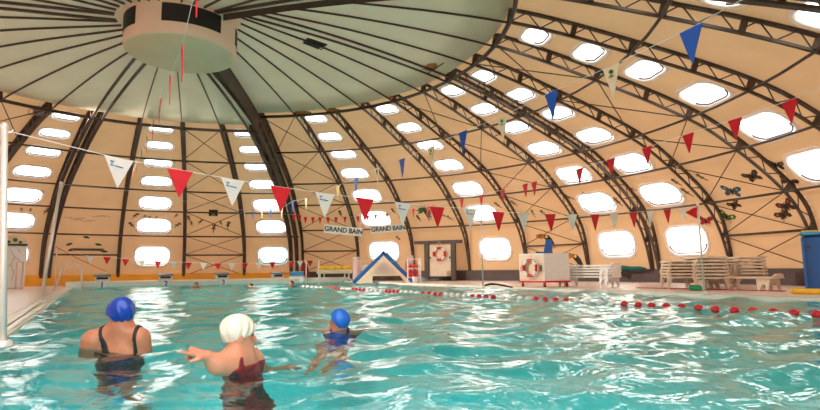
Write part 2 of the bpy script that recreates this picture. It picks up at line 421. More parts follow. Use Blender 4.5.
def tile_mat():
    mt = mat('pool_tiles', (0.06, 0.86, 0.93), 0.4, var=0.12, scale=1.3); t = mt.node_tree; b = t.nodes['Principled BSDF']
    br = t.nodes.new('ShaderNodeTexBrick'); br.offset = 0; br.inputs['Scale'].default_value = 1; br.inputs['Brick Width'].default_value = .2; br.inputs['Row Height'].default_value = .2
    br.inputs['Mortar Size'].default_value = .006; br.inputs['Mortar'].default_value = (0.4, 0.85, 0.86, 1)
    co = [n for n in t.nodes if n.type == 'TEX_COORD'][0]; mx = [n for n in t.nodes if n.type == 'MIX'][0]
    t.links.new(co.outputs['Object'], br.inputs['Vector']); t.links.new(mx.outputs['Result'], br.inputs['Color1']); t.links.new(mx.outputs['Result'], br.inputs['Color2'])
    t.links.new(br.outputs['Color'], b.inputs['Base Color']); return mt
M['tiles'] = tile_mat()
struct(m.build('pool_floor', 'tiles'))
# coping round the pool
m = MB()
m.box(((PX1+.14), (PY0+PY1)/2, -.035), (.34, PY1-PY0, .15), bev=.02); m.box((PX0-.14, (PY0+PY1)/2, -.045), (.34, PY1-PY0, .13), bev=.02)
struct(m.build('trim_90', 'rim'))
m = MB(); m.box(((PX0+PX1)/2, PY1+.30, .02), (PX1-PX0+.5, .64, .40), bev=.03); struct(m.build('trim_91', 'rim'))
# water surface
def water():
    nx, ny = 210, 470
    xs = np.linspace(PX0, PX1, nx); ys = PY0+(PY1-PY0)*np.linspace(0, 1, ny)**1.25
    X, Y = np.meshgrid(xs, ys); Z = np.zeros_like(X); rng = np.random.RandomState(3)
    for i in range(60):
        lam = rng.uniform(.20, 1.35); th = rng.normal(0.0, 0.75)+(PI/2 if rng.rand() < .55 else rng.uniform(0, PI)); ph = rng.uniform(0, 6.28)
        q = 2*PI/lam*(X*math.cos(th)+Y*math.sin(th))+ph+.9*np.sin(.7*X+i)+.8*np.sin(.55*Y+2*i)
        Z += WAVE*lam*np.sin(q)
    Z = np.clip(Z, -.06, .06)
    V = np.stack([X, Y, Z+WZ], -1).reshape(-1, 3)
    idx = np.arange(nx*ny).reshape(ny, nx); Fq = np.stack([idx[:-1, :-1], idx[:-1, 1:], idx[1:, 1:], idx[1:, :-1]], -1).reshape(-1, 4)
    me = bpy.data.meshes.new('pool_water'); me.from_pydata(V.tolist(), [], Fq.tolist()); me.update()
    me.polygons.foreach_set('use_smooth', [True]*len(me.polygons))
    mt = bpy.data.materials.new('water'); mt.use_nodes = True; t = mt.node_tree; t.nodes.remove(t.nodes['Principled BSDF'])
    co = t.nodes.new('ShaderNodeTexCoord'); n1 = t.nodes.new('ShaderNodeTexNoise'); n1.inputs['Scale'].default_value = 3.2; n1.inputs['Detail'].default_value = 3; n1.inputs['Distortion'].default_value = .6
    bp = t.nodes.new('ShaderNodeBump'); bp.inputs['Strength'].default_value = .6; bp.inputs['Distance'].default_value = .035
    t.links.new(co.outputs['Object'], n1.inputs['Vector']); t.links.new(n1.outputs['Fac'], bp.inputs['Height'])
    fr = t.nodes.new('ShaderNodeFresnel'); fr.inputs['IOR'].default_value = 1.33
    rf = t.nodes.new('ShaderNodeBsdfRefraction'); rf.inputs['IOR'].default_value = 1.12; rf.inputs['Roughness'].default_value = .10; rf.inputs['Color'].default_value = (.84, 1.0, 1.0, 1)
    gl = t.nodes.new('ShaderNodeBsdfGlossy'); gl.inputs['Roughness'].default_value = .05; gl.inputs['Color'].default_value = (1, 1, 1, 1)
    mx = t.nodes.new('ShaderNodeMixShader')
    for n in (fr, rf, gl): t.links.new(bp.outputs[0], n.inputs['Normal'])
    t.links.new(fr.outputs[0], mx.inputs[0]); t.links.new(rf.outputs[0], mx.inputs[1]); t.links.new(gl.outputs[0], mx.inputs[2]); t.links.new(mx.outputs[0], t.nodes['Material Output'].inputs[0])
    me.materials.append(mt); o = bpy.data.objects.new('pool_water', me); COL.objects.link(o); struct(o)
WAVE = 0.0044
water()
# hub ------------------------------------------------------------------------------------
HC = Vector((.20, -.10, 0))
def hub():
    e = empty('ceiling_hub', (HC.x, HC.y, 5.42), 0, 'large round beige drum hanging at the top of the dome', 'ventilation hub')
    m = MB(); m.lathe([(1.16, .03), (1.18, 0.05), (1.18, .95), (1.26, .97), (1.26, 1.06), (1.05, 1.5)], 64); m.build('drum', 'hub', e, True)
    m = MB(); m.lathe([(0.001, .0), (1.13, .0), (1.16, .03)], 64); m.build('bottom_disc', 'hub_disc', e, True)
    view = math.atan2(-CAMP.x, -CAMP.y)
    for q in range(4):
        m = MB(); a0 = math.atan2(CAMP.y-HC.y, CAMP.x-HC.x)+math.radians(10-30+90*q); N = 14
        P = []
        for j in range(N+1):
            a = a0+math.radians(60)*j/N
            for r, z in ((1.17, .27), (1.19, .27), (1.19, .66), (1.17, .66)): P.append((r*math.cos(a), r*math.sin(a), z))
        m.add(P, [(j*4+k, j*4+(k+1) % 4, j*4+4+(k+1) % 4, j*4+4+k) for j in range(N) for k in range(4)]+[(0, 1, 2, 3), (N*4+3, N*4+2, N*4+1, N*4)])
        m.build('vent_opening', 'black', e)
hub()

# ================================================================= THINGS
# ---------------------------------------------------------------- bunting
def vplane_hit(A, Bp, x, y):
    n = Vector((-(Bp-A).y, (Bp-A).x, 0)); v = ray(x, y); t = n.dot(A-CAMP)/n.dot(v); return CAMP+v*t
def bunting(label, group, A, Bp, flags, wd, ht, cordmat, names=None, sag_pts=()):
    """flags: (px, py of the top middle, colour material[, mark])"""
    d = Vector(((Bp-A).x, (Bp-A).y, 0)).normalized()
    e = empty('bunting_line', A, 0, label, 'bunting', group)
    tops = []
    for fl in flags: tops.append((vplane_hit(A, Bp, fl[0], fl[1]), fl))
    path = [A]; T = sorted([(p, fl) for p, fl in tops]+[(vplane_hit(A, Bp, *q), None) for q in sag_pts], key=lambda q: (q[0]-A).length)
    for i, (p, fl) in enumerate(T): path.append(p)
    path.append(Bp)
    m = MB(); m.tube([p-A for p in path], .0034, 5); m.build('cord', cordmat, e)
    for i, (p, fl) in enumerate(T):
        if fl is None: continue
        q0, q1 = path[i], path[i+2]; t = (q1-q0).normalized() if (q1-q0).length > 1e-4 else d
        tw = random.uniform(-.12, .12); N = d.cross(Vector((0, 0, 1)))
        up = Vector((0, 0, 1)); t2 = (t+N*tw*.3).normalized()
        m = MB(); nseg = 5; P = []
        for s_ in (-.004, .004):
            for j in range(nseg+1):
                f = j/nseg; hw = wd/2*(1-f)+.004; bow = N*(math.sin(f*2.2)*tw*ht*.35)
                sw = t2*(random.uniform(-1, 1)*0)
                for sg in (-1, 1): P.append(p-A+t2*sg*hw-up*(f*ht)+bow+N*s_)
        n0 = (nseg+1)*2; Fc = []
        for j in range(nseg):
            a = 2*j; Fc += [(a, a+1, a+3, a+2), (n0+a, n0+a+2, n0+a+3, n0+a+1), (a, a+2, n0+a+2, n0+a), (a+1, n0+a+1, n0+a+3, a+3)]
        Fc += [(0, n0, n0+1, 1), (n0-2, n0-1, 2*n0-1, 2*n0-2)]
        m.add(P, Fc)
        o = m.build('pennant', fl[2], e)
        mk = fl[3] if len(fl) > 3 else None
        if mk == 'logo':
            o['label'] = 'white pennant with small blue printed emblem'
            k = MB(); sgn = -1 if N.dot(CAMP-p) < 0 else 1
            def q(a, b): return p-A+t2*(a*wd)-up*(b*ht)+N*sgn*.008
            for z in ([(-.16, .14), (-.30, .14), (-.22, .21), (-.30, .28), (-.16, .28)], [(-.12, .28), (.16, .30)]):
                k.tube([q(a, b) for a, b in z], .0045, 4)
            k.build('emblem', 'ink', o)
        if mk == 'palm':
            o['label'] = 'cream pennant with small green printed emblem'
            k = MB(); sgn = -1 if N.dot(CAMP-p) < 0 else 1
            def q(a, b): return p-A+t2*(a*wd)-up*(b*ht)+N*sgn*.008
            for a in (20, 60, 100, 140, 175, 210): k.tube([q(0, .2), q(.12*math.cos(math.radians(a)), .2-.07*math.sin(math.radians(a)))], .010, 4)
            k.tube([q(0, .2), q(.01, .32)], .006, 4); k.tube([q(-.15, .34), q(.15, .34)], .005, 4); k.build('emblem', 'leaf', o)
    return e
R_, W_, C_, B_, Y_ = 'red', 'whitef', 'creamf', 'bluef', 'yellowf'
# the near line of flags across the pool, from pole to pole
f2 = [(119, 158.5, W_, 'logo'), (180, 170, R_), (233, 179.5, W_, 'logo'), (281, 187, R_), (325, 193.5, W_, 'logo'), (365, 198.5, R_), (403, 203, W_, 'logo'), (437, 207, R_), (470, 208.5, W_, 'logo'),
      (498, 212, R_), (524, 213, W_), (550, 214, R_), (572, 214.3, W_), (595, 214.5, R_), (614, 213.5, W_), (633, 212.3, R_), (650, 211, W_), (667, 209.5, R_), (683, 208, W_)]
L2A, L2B = dp(4, 130, 4.55), dp(698, 207, 11.1)
bunting('bunting of alternating red and white pennants strung between the two nearest poles', 'bunting lines', L2A, L2B, f2, .235, .27, 'cord')
# far flags five metres from the starting blocks
f4 = [(90, 256, W_), (107, 257, R_), (125.6, 259, R_), (142, 260.5, W_), (158, 261.3, R_), (174, 262, W_), (188.5, 262.5, R_), (203.5, 263, W_), (218, 263.3, R_), (231.6, 263.3, W_), (245, 263.2, R_), (259, 262.8, W_), (272.5, 262.2, R_), (291.5, 261.5, R_), (300, 261, W_), (310, 260.5, R_)]
L4A, L4B = dp(57, 250, 17.2), dp(419, 262, 22.3)
bunting('small red and white bunting hanging low in front of the starting blocks', 'bunting lines', L4A, L4B, f4, .22, .24, 'cord', sag_pts=((340, 260.5), (380, 261)))
# line carrying the two lettered boards
f5 = [(294, 214.5, R_), (299.7, 215, R_), (305.5, 217, R_), (312.8, 217.3, R_), (320, 217.3, R_), (328, 217.5, R_), (336, 217.3, R_), (345, 216.8, R_), (358, 216.3, R_), (367.8, 215.5, R_), (375.7, 214.5, R_), (387, 213.5, R_), (399.5, 213, R_)]
L5A, L5B = dp(61, 184, 11.3), dp(481, 209, 16.0)
bunting('bunting of tiny red pennants just above the two lettered boards', 'bunting lines', L5A, L5B, f5, .085, .165, 'cordb', sag_pts=((123, 190), (171, 199), (239, 209.5), (268, 213.5), (418, 219), (440, 219.5), (464, 216)))
f6 = [(691, 28, B_), (611, 66, C_, 'palm'), (551, 92, B_), (502, 116.5, C_, 'palm'), (463, 131.5, B_), (431, 147, C_, 'palm'), (402, 159, B_), (377, 168, C_, 'palm'), (356.5, 178.5, B_), (338, 185.5, Y_), (306, 198.5, C_), (293, 201, B_), (282, 208, C_), (271, 208, B_), (262, 211, C_), (253, 211.5, B_), (244.6, 212.5, C_)]
L6A, L6B = dp(770, -16, 4.6), dp(236, 214, 25.3)
bunting('bunting of blue and cream pennants climbing to the upper right of the dome', 'bunting lines', L6A, L6B, f6, .23, .36, 'cord')
f7 = [(789, 100.5, R_), (735, 119, R_), (688, 134, R_), (647, 147, R_), (611, 159, R_), (579.6, 168.5, R_), (534, 182, R_), (525, 184, R_), (502.5, 190, R_), (481, 195, R_), (461.7, 199, R_), (433.5, 205.5, R_), (428, 206.5, R_), (413.5, 208.5, R_)]
L7A, L7B = dp(830, 84, 5.7), dp(405, 209, 16.4)
bunting('all red bunting rising past the windows to the upper right edge', 'bunting lines', L7A, L7B, f7, .175, .26, 'cord')
f1 = [(198.5, -24, R_), (182, 47, R_), (170, 76, R_), (161, 99, R_), (153.5, 120, R_), (147, 136, R_), (141.5, 150, R_), (137, 162, R_), (133, 172, R_)]
L1A, L1B = dp(206, -45, 3.9), dp(129, 184, 24.0)
bunting('red bunting seen edge on, falling away from beneath the ceiling drum', 'bunting lines', L1A, L1B, f1, .13, .34, 'cord')

# ---------------------------------------------------------------- poles
def pole(foot, top, label, r=.022, mt='chrome', flag=False):
    e = empty('bunting_pole', foot, 0, label, 'pole')
    t = Vector(top)-Vector(foot)
    m = MB(); m.tube([Vector((0, 0, .03)), t], r, 12); m.build('pole_tube', mt, e, True)
    m = MB(); m.lathe([(.001, .05), (r*2.1, .05), (r*2.6, .02), (r*3, 0), (.001, 0)], 16); m.build('foot_plate', mt, e, True)
    m = MB(); m.lathe([(.001, .035), (r*.7, .03), (r*1.15, .01), (r*1.15, -.02), (r, -.03)], 12, t); m.build('cap', mt, e, True)
    m = MB(); m.tube([t+Vector((0, 0, -.05)), t+Vector((.05, 0, -.045)), t+Vector((.065, 0, -.02))], .005, 6); m.build('hook', mt, e)
    return e
def vert_top(foot, py):
    """height at which a vertical pole from foot reaches photo row py"""
    lo, hi = 0, 6
    for _ in range(40):
        z = (lo+hi)/2; q = Vector((foot.x, foot.y, z))-CAMP; y = 205-F*q.dot(_up)/q.dot(_fw)
        if y > py: lo = z
        else: hi = z
    return Vector((foot.x, foot.y, z))
pf = gp(2.5, 347, 0.03); pole(pf, L2A+Vector((0, 0, .03)), 'tall pale steel pole at the left edge of the photo', .026)
pf = Vector((L2B.x, L2B.y, .03)); pole(pf, L2B+Vector((0, 0, .06)), 'steel pole in front of the lounger stacks on the right', .020)
m = MB(); m.prism([(0, 0), (-.26, -.13), (-.03, -.26)], .008, L2B+Vector((-.02, 0, .02)), (_rt.x, _rt.y, 0), (0, 0, 1))
tag(m.build('corner_flag', 'red'), 'dark red triangular flag at the top of the right steel pole', 'flag')
pf = Vector((L5B.x, L5B.y, .03)); pole(pf, L5B+Vector((0, 0, .03)), 'thin steel pole left of the white lifeguard box', .020)
pole(gp(41, 302, .02), L5A+Vector((0, 0, .02)), 'leaning steel pole on the left pool edge', .030)
pf = Vector((L4A.x, L4A.y, .03)); pole(pf, L4A+Vector((0, 0, .03)), 'slim far pole beside the ladder at the left pool corner', .018, 'pink')
pf = Vector((L4B.x, L4B.y, .03)); pole(pf, L4B+Vector((0, 0, .03)), 'slim white pole beside the cage of red balls', .018, 'white')

# ---------------------------------------------------------------- lettered boards
def text_mesh(name, txt, size, m, parent, loc, X, Z, depth=.006):
    c = bpy.data.curves.new(name, 'FONT'); c.body = txt; c.size = size; c.align_x = 'CENTER'; c.align_y = 'CENTER'; c.extrude = depth/2; c.offset = size*.028
    t = bpy.data.objects.new(name+'_tmp', c); COL.objects.link(t)
    dg = bpy.context.evaluated_depsgraph_get(); me = bpy.data.meshes.new_from_object(t.evaluated_get(dg)); bpy.data.objects.remove(t)
    me.name = name; me.materials.clear(); me.materials.append(M[m]); o = bpy.data.objects.new(name, me); COL.objects.link(o)
    X = Vector(X).normalized(); Z = Vector(Z).normalized(); N = X.cross(Z)
    o.matrix_local = Matrix(((X.x, Z.x, N.x, loc[0]), (X.y, Z.y, N.y, loc[1]), (X.z, Z.z, N.z, loc[2]), (0, 0, 0, 1)))
    if parent: o.parent = parent; 
    return o
def board(x0, x1, y0, y1, hgt, label):
    a = vplane_hit(L5A, L5B, x0, y0); b = vplane_hit(L5A, L5B, x1, y1); c = (a+b)/2; X = (b-a).normalized(); Z = Vector((0, 0, 1)); Z = (Z-X*Z.dot(X)).normalized(); N = X.cross(Z)
    if N.dot(CAMP-c) < 0: N = -N
    e = empty('lettered_board', c, 0, label, 'sign', 'lettered boards over the pool')
    R = Matrix((X, N, Z)).transposed()
    m = MB(); m.box((0, 0, 0), ((b-a).length, .02, hgt), R, .006); m.build('panel', 'whitef', e)
    text_mesh('lettering', 'GRAND BAIN', hgt*.80, 'inkdark', e, N*.013, X, Z)
    k = MB()
    for s_ in (-.42, .42):
        p = X*((b-a).length*s_)+Z*hgt/2; k.tube([p, p+Z*.16], .006, 5)
    k.build('hanger', 'cord', e)
board(324, 362.7, 228.5, 232.5, .215, 'white GRAND BAIN board hanging left, above the yellow floats')
board(370.7, 405, 230.0, 227.5, .205, 'white GRAND BAIN board hanging right, above the blue slide')

# ---------------------------------------------------------------- lane rope
lr = empty('lane_rope', (0, 0, 0), 0, 'floating lane rope of red and white discs along the right side', 'lane rope')
ctrl = [(300, 286.6), (330, 288.4), (386, 291.3), (440, 294.4), (472, 296.6), (520, 298.6), (566, 300.9), (600, 303), (638, 305.5), (667, 306.8), (699, 308.6), (734, 311), (774, 312.7), (817, 315), (860, 318)]
pw = [gp(x, y, WZ+.02) for x, y in ctrl]
xs_ = [c[0] for c in ctrl]
def rope_at(px):
    for i in range(len(xs_)-1):
        if px <= xs_[i+1] or i == len(xs_)-2:
            t = (px-xs_[i])/(xs_[i+1]-xs_[i]); return pw[i].lerp(pw[i+1], t)
reds = [330, 333.5, 337, 340.3, 355.5, 359, 362.5, 366, 386.5, 390.5, 394.8, 399, 424.5, 430, 435.5, 440.8, 472.3, 479.7, 487, 494.5, 537, 546.3, 556.4, 566, 625, 638.5, 652, 666.5, 682, 698.6, 716, 734.4, 753.5, 773.3, 794.7, 817]
whites = [304, 308.5, 313, 317.5, 322, 343.6, 346.7, 349.8, 352.7, 370, 374, 378, 382.3, 403.5, 408.5, 413.8, 419, 447, 453, 459, 465.5, 503.5, 512, 520, 529, 577, 588, 600, 612.5]
m = MB(); m.tube([p for p in pw], .012, 6); m.build('rope', 'cordb', lr)
fm = MB(); fm.lathe([(.001, -.06), (.030, -.055), (.05, -.03), (.056, 0), (.05, .03), (.030, .055), (.001, .06)], 16, R=Matrix.Rotation(PI/2, 3, 'X'))
fr0 = fw0 = None
for L, mt in ((reds, 'redp'), (whites, 'white')):
    first = None
    for px in L:
        p = rope_at(px); q = rope_at(px+1)
        if first is None: o = first = fm.build('float_disc', mt, lr, True); o['label'] = ('red' if mt == 'redp' else 'white')+' float disc'
        else: o = first.copy(); COL.objects.link(o)
        o.location = p+Vector((0, 0, .005)); o.rotation_euler = (0, 0, math.atan2((q-p).y, (q-p).x)-PI/2)

# ---------------------------------------------------------------- starting blocks on the end wall
RIMZ = .22
def block(x, num, label):
    e = empty('starting_block', (x, PY1+.34, RIMZ), 0, label, 'starting block', 'starting blocks on the far end wall')
    m = MB(); m.box((0, 0, .10), (.46, .40, .20), bev=.02); m.build('pedestal', 'white', e)
    R = Matrix.Rotation(math.radians(7), 3, 'X'); m = MB(); m.box((0, -.03, .245), (.60, .50, .06), R, .012); m.build('step_plate', 'grey', e)
    m = MB(); m.box((0, -.205, .12), (.40, .012, .085), bev=.005); m.build('front_panel', 'brown', e)
    for sgn in (-1, 1):
        m = MB(); m.tube([(sgn*.25, -.12, .0), (sgn*.25, -.16, .19), (sgn*.25, .02, .20), (sgn*.25, .04, .0)], .015, 6); m.build('grip', 'white', e)
    if num:
        n = empty('lane_number_plate', (x, PY1-.03, .075), 0, f'small white plate with a blue numeral below the {["", "leftmost", "second", "third"][int(num)]} starting block from the left', 'number plate')
        k = MB(); k.box((0, 0, 0), (.30, .012, .25), bev=.004); k.build('plate', 'rim' if 0 else 'white', n)
        text_mesh('numeral', num, .30, 'ink', n, (0, -.008, 0), (1, 0, 0), (0, 0, 1))
block(-.97, '1', 'starting block above the number 1')
block(1.35, '2', 'starting block above the number 2')
block(3.66, '3', 'starting block third from the left, right of the number 2')
block(6.15, '', 'starting block farthest right beside the blue mats')

# ---------------------------------------------------------------- ladders and rails
def ladder(loc, rz, label, sz=1.0):
    e = empty('pool_ladder', loc, rz, label, 'pool ladder')
    for sgn in (-1, 1):
        x = sgn*.25*sz; P = []
        for a in range(0, 181, 15):
            q = math.radians(a); P.append((x, .28*sz*math.cos(q), .55*sz+.24*sz*math.sin(q)))
        P = [(x, .42*sz, 0), (x, .34*sz, .3*sz)]+P+[(x, -.30*sz, .2), (x, -.30*sz, -1.2)]
        m = MB(); m.tube(P, .021, 8); m.build('handrail', 'chrome', e, True)
    for z in (-.25, -.55, -.85):
        m = MB(); m.box((0, -.31*sz, z), (.5*sz, .09, .03), bev=.01); m.build('tread', 'chrome', e)
    return e
ladder((PX0-.02, 10.3, .02), PI/2, 'steel pool ladder at the far left corner of the pool', 1.1)
ladder(azp(312.5, 25.9)+Vector((0, 0, .1)), math.radians(-20), 'steel pool ladder at the far right corner by the blue mats', 1.15)
e = empty('towel_rail', azp(19.7, 24.5), 0, 'low pale pink rail with two posts below the leftmost round window', 'rail')
for sgn in (-1, 1):
    m = MB(); m.tube([(sgn*.09, 0, 0), (sgn*.09, 0, 1.0)], .03, 8); m.build('post', 'pink', e)
m = MB(); m.tube([(-.09, 0, .98), (.09, 0, .98)], .03, 8); m.build('crossbar', 'pink', e)
e = MB(); a, b = dp(54, 246, 17.2), dp(106, 271.5, 21.0)
e.tube([a, a.lerp(b, .5)+Vector((0, 0, -.03)), b], .012, 5); tag(e.build('red_cord', 'redp'), 'thin red cord sloping down to the first starting block', 'cord')

# ---------------------------------------------------------------- white locker on the left
c = azp(13, 26.2); e = empty('locker', c, math.radians(6), 'tall white locker with an arched picture top beside the left pole', 'locker')
m = MB(); m.box((0, 0, .82), (.78, .42, 1.64), bev=.02); m.build('body', 'white', e)
m = MB(); pr = [(-.39, 0), (.39, 0)]+[(.39*math.cos(math.radians(q)), .34*math.sin(math.radians(q))) for q in range(15, 180, 15)]
m.prism(pr, .1, (0, -.08, 1.70), (1, 0, 0), (0, 0, 1)); hd = m.build('arched_top', 'cream', e)
m = MB()
for dx, dz, s_ in ((-.2, .08, .06), (0, .16, .08), (.17, .07, .06)): m.lathe([(.001, .012), (s_, .008), (s_, 0)], 10, (dx, -.131, 1.70+dz), Matrix.Rotation(PI/2, 3, 'X'))
m.build('painted_spots', 'leaf', hd)
m = MB(); m.box((0, -.01, 1.67), (.82, .46, .06), bev=.01); m.build('shelf', 'black', e)
m = MB()
for P in ([(-.1, -.215, 1.45), (.02, -.215, 1.2), (-.08, -.215, .9), (.03, -.215, .6), (-.02, -.215, .3)], [(.02, -.215, 1.2), (.2, -.215, 1.05)], [(-.08, -.215, .9), (-.25, -.215, .75)], [(.1, -.215, 1.5), (.22, -.215, 1.35)]): m.tube(P, .008, 4)
m.build('line_drawing', 'grey', e)

# ---------------------------------------------------------------- bench with yellow floats, mats, coat
c = azp(334.5, 27.2); bx = (c-Vector((CAMP.x, CAMP.y, 0))).normalized(); rz = math.atan2(bx.y, bx.x)-PI/2
T0 = c; RZ0 = rz
e = empty('trestle_table', c, rz, 'pinkish trestle table carrying yellow rings by the far wall', 'table')
m = MB(); m.box((0, 0, .50), (1.72, .62, .20), bev=.015); m.build('tabletop', 'cream', e)
for sx_ in (-1, 1):
    for sy_ in (-1, 1):
        m = MB(); P = [(sx_*.62, sy_*.20, .42), (sx_*.62, sy_*.22, .15), (sx_*.62+.22*sx_*.2, sy_*.30, .03)]; m.tube([(sx_*.60-.10, sy_*.2, .41), (sx_*.60-.10, sy_*.2, .18), (sx_*.6-.28, sy_*.22, .02)], .03, 8); m.build('leg', 'white', e, True)
        m = MB(); m.tube([(sx_*.60+.10, sy_*.2, .41), (sx_*.60+.10, sy_*.2, .18), (sx_*.6+.28, sy_*.22, .02)], .03, 8); m.build('leg', 'white', e, True)
rt0 = Vector((math.cos(rz), math.sin(rz), 0)); bk0 = Vector((-math.sin(rz), math.cos(rz), 0))
spots = [(-.62, 0, 'first yellow swim ring from the left on the pinkish table'), (-.36, .03, 'second yellow swim ring from the left on the pinkish table'), (-.08, -.02, 'yellow swim ring in the middle of the pinkish table'), (.22, .03, 'fourth yellow swim ring from the left on the pinkish table'), (.60, 0, 'yellow swim ring on the right end of the pinkish table, set apart')]
for x, y, lb in spots:
    m = MB(); ring = [(.15*math.cos(q*PI/8), .15*math.sin(q*PI/8), 0) for q in range(16)]; m.tube(ring, .088, 10, closed=True)
    o = m.build('swim_ring', 'yellow', smooth=True); o.location = T0+rt0*x+bk0*y+Vector((0, 0, .686)); o.rotation_euler = (random.uniform(-.04, .04), 0, 0); tag(o, lb, 'swim ring', 'yellow swim rings on the table')
c = azp(297, 26.6)
for i in range(2):
    m = MB(); m.box((0, 0, 0), (.62, .5, .11), bev=.025); o = m.build('foam_mat', 'lblue', smooth=False); o.location = c+Vector((0, 0, .30+.055+i*.115)); o.rotation_euler = (0, 0, rz)
    tag(o, ('upper' if i else 'lower')+' light blue foam mat stacked beside the far pool ladder', 'mat', 'light blue foam mats')
m = MB(); m.box((0, 0, .148), (.70, .55, .296), bev=.02); o = m.build('low_plinth', 'white'); o.location = c; o.rotation_euler = (0, 0, rz); tag(o, 'low white plinth under the light blue foam mats', 'plinth')
m = MB(); m.lathe([(.001, .95), (.05, .94), (.10, .86), (.13, .7), (.15, .45), (.17, .1), (.15, 0), (.001, 0)], 12); c = azp(303.5, 27.6, .02)
e = empty('hanging_coat', c+Vector((0, 0, .0)), rz, 'dark red coat hanging from the heavy rib by the far wall', 'coat')
m.build('coat_body', 'coat', e, True); m = MB(); m.tube([(.13, .02, .85), (.2, -.02, .6), (.22, -.04, .42)], [.06, .055, .05], 8); m.build('sleeve', 'coat', e, True); m = MB(); m.tube([(0, 0, .94), (0, .02, 1.0), (.0, .06, 1.02)], .012, 6); m.build('hook', 'black', e)

# drum, bucket
c = azp(356.8, 26.6); e = empty('tall_bin', c, rz, 'tall pale pink bin left of the blue slide', 'bin'); m = MB(); m.lathe([(.001, 0), (.18, 0), (.20, .05), (.20, 1.10), (.001, 1.10)], 20); m.build('body', 'pink', e, True); m = MB(); m.lathe([(.001, 1.2), (.17, 1.19), (.215, 1.13), (.215, 1.09), (.2, 1.09)], 20); m.build('lid', 'whitef', e, True)
c = azp(366, 26.2); e = empty('round_tub', c, rz, 'white round tub half hidden behind the blue slide', 'tub'); m = MB(); m.lathe([(.001, 0), (.18, 0), (.22, .7), (.22, .74), (.20, .74), (.17, .1), (.001, .1)], 20); m.build('body', 'whitef', e, True); m = MB(); m.lathe([(.225, .70), (.25, .72), (.25, .76), (.2, .78), (.001, .82)], 20); m.build('lid', 'whitef', e, True)

# ---------------------------------------------------------------- blue A-shaped slide
c = azp(383.5, 24.0); e = empty('foam_slide', c, math.radians(-27), 'A shaped slide with blue mats over a cream frame', 'slide')
W2, H = 1.24, 1.30; D = .95
fr = [(-W2+.05, 0), (0, H-.12), (W2-.05, 0), (W2-.30, 0), (W2-.52, .30), (-W2+.80, .30), (-W2+.76, .26), (-W2+.76, 0)]
for y in (-D/2+.06, D/2-.06):
    m = MB(); m.prism(fr, .09, (0, y, 0), (1, 0, 0), (0, 0, 1)); m.build('side_frame', 'cream', e)
m = MB(); m.prism([(-.55, .42), (0, .95), (.55, .42)], .03, (0, -D/2+.0, 0), (1, 0, 0), (0, 0, 1)); m.build('gusset', 'pink', e)
for sgn in (-1, 1):
    L = math.hypot(W2+.06, H-.06); a = math.atan2(H-.06, W2+.06)
    R = Matrix.Rotation(sgn*a, 3, 'Y'); m = MB(); m.box(Vector((sgn*(W2+.06)/2, 0, (H-.06)/2+.03)), (L, D, .17), R, .04); m.build('mat', 'blue', e)
m = MB(); a = math.atan2(H, W2); m.tube([(-.06, -D/2, H+.0), (.0, -D/2, H+.03), (.06, -D/2, H+.0)], .05, 8); m.tube([(-.06, D/2, H), (0, D/2, H+.03), (.06, D/2, H)], .05, 8); m.build('ridge_roll', 'teal', e, True)
m = MB(); R = Matrix.Rotation(a, 3, 'Y'); m.box((.42, .05, H-.34), (.86, .7, .05), R, .02)
o = m.build('light_blue_mat', 'lblue'); o.location = c+Vector((0, 0, .05)); o.rotation_euler = (0, 0, math.radians(-27)); tag(o, 'light blue mat lying on the right slope of the slide', 'mat')

# ---------------------------------------------------------------- cage with red balls
c = azp(414, 23.2); rz = math.radians(-27)
e = empty('ball_cage', c, rz, 'white wire cage filled with red balls right of the slide', 'cage')
for x in (-.27, .27):
    for y in (-.22, .22):
        m = MB(); m.tube([(x, y, 0), (x, y, 1.02)], .014, 6); m.build('post', 'white', e)
for z in (.22, .62, 1.0):
    m = MB(); m.tube([(-.27, -.22, z), (.27, -.22, z), (.27, .22, z), (-.27, .22, z)], .009, 5, closed=True); m.build('hoop', 'white', e)
m = MB(); m.box((0, 0, .22), (.52, .42, .02)); m.build('shelf', 'white', e)
m = MB(); m.box((0, 0, .60), (.52, .42, .014)); m.build('shelf', 'white', e)
bm0 = MB(); bm0.lathe([(.085*math.sin(q*PI/8), -.085*math.cos(q*PI/8)) for q in range(9)], 14); b0 = None
X0 = Vector((math.cos(rz), math.sin(rz), 0)); Y0 = Vector((-math.sin(rz), math.cos(rz), 0))
for zi in (.235, .385, .613):
    for i in range(3):
        for j in range(2):
            if b0 is None: o = b0 = bm0.build('play_ball', 'redp', smooth=True)
            else: o = b0.copy(); COL.objects.link(o)
            off = .02 if zi == .385 else 0
            o.location = c+X0*((i-1)*.172+off*(i-1)*-.0)+Y0*((j-.5)*.18)+Vector((0, 0, zi+.085+(.012 if zi == .385 else 0)))
            tag(o, 'glossy red ball piled in the white wire cage', 'ball', 'red balls in the cage')
c2 = azp(415, 22.4); e = empty('bucket', c2, 0, 'small white bucket in front of the cage of red balls', 'bucket')
m = MB(); m.lathe([(.001, 0), (.10, 0), (.13, .26), (.14, .27), (.125, .27), (.095, .02), (.001, .02)], 18); m.build('pail', 'bucket', e, True); m = MB(); m.tube([(.13*math.cos(q), .02, .26-.12*math.sin(q)) for q in np.linspace(0, PI, 9)], .006, 5); m.build('handle', 'grey', e)
c2 = azp(409.5, 25.0); m = MB(); m.box((0, 0, .60), (.36, .05, 1.20), bev=.02); o = m.build('upright_panel', 'pink'); o.location = c2; o.rotation_euler = (0, 0, rz); tag(o, 'pale pink upright panel behind the cage of red balls', 'panel')

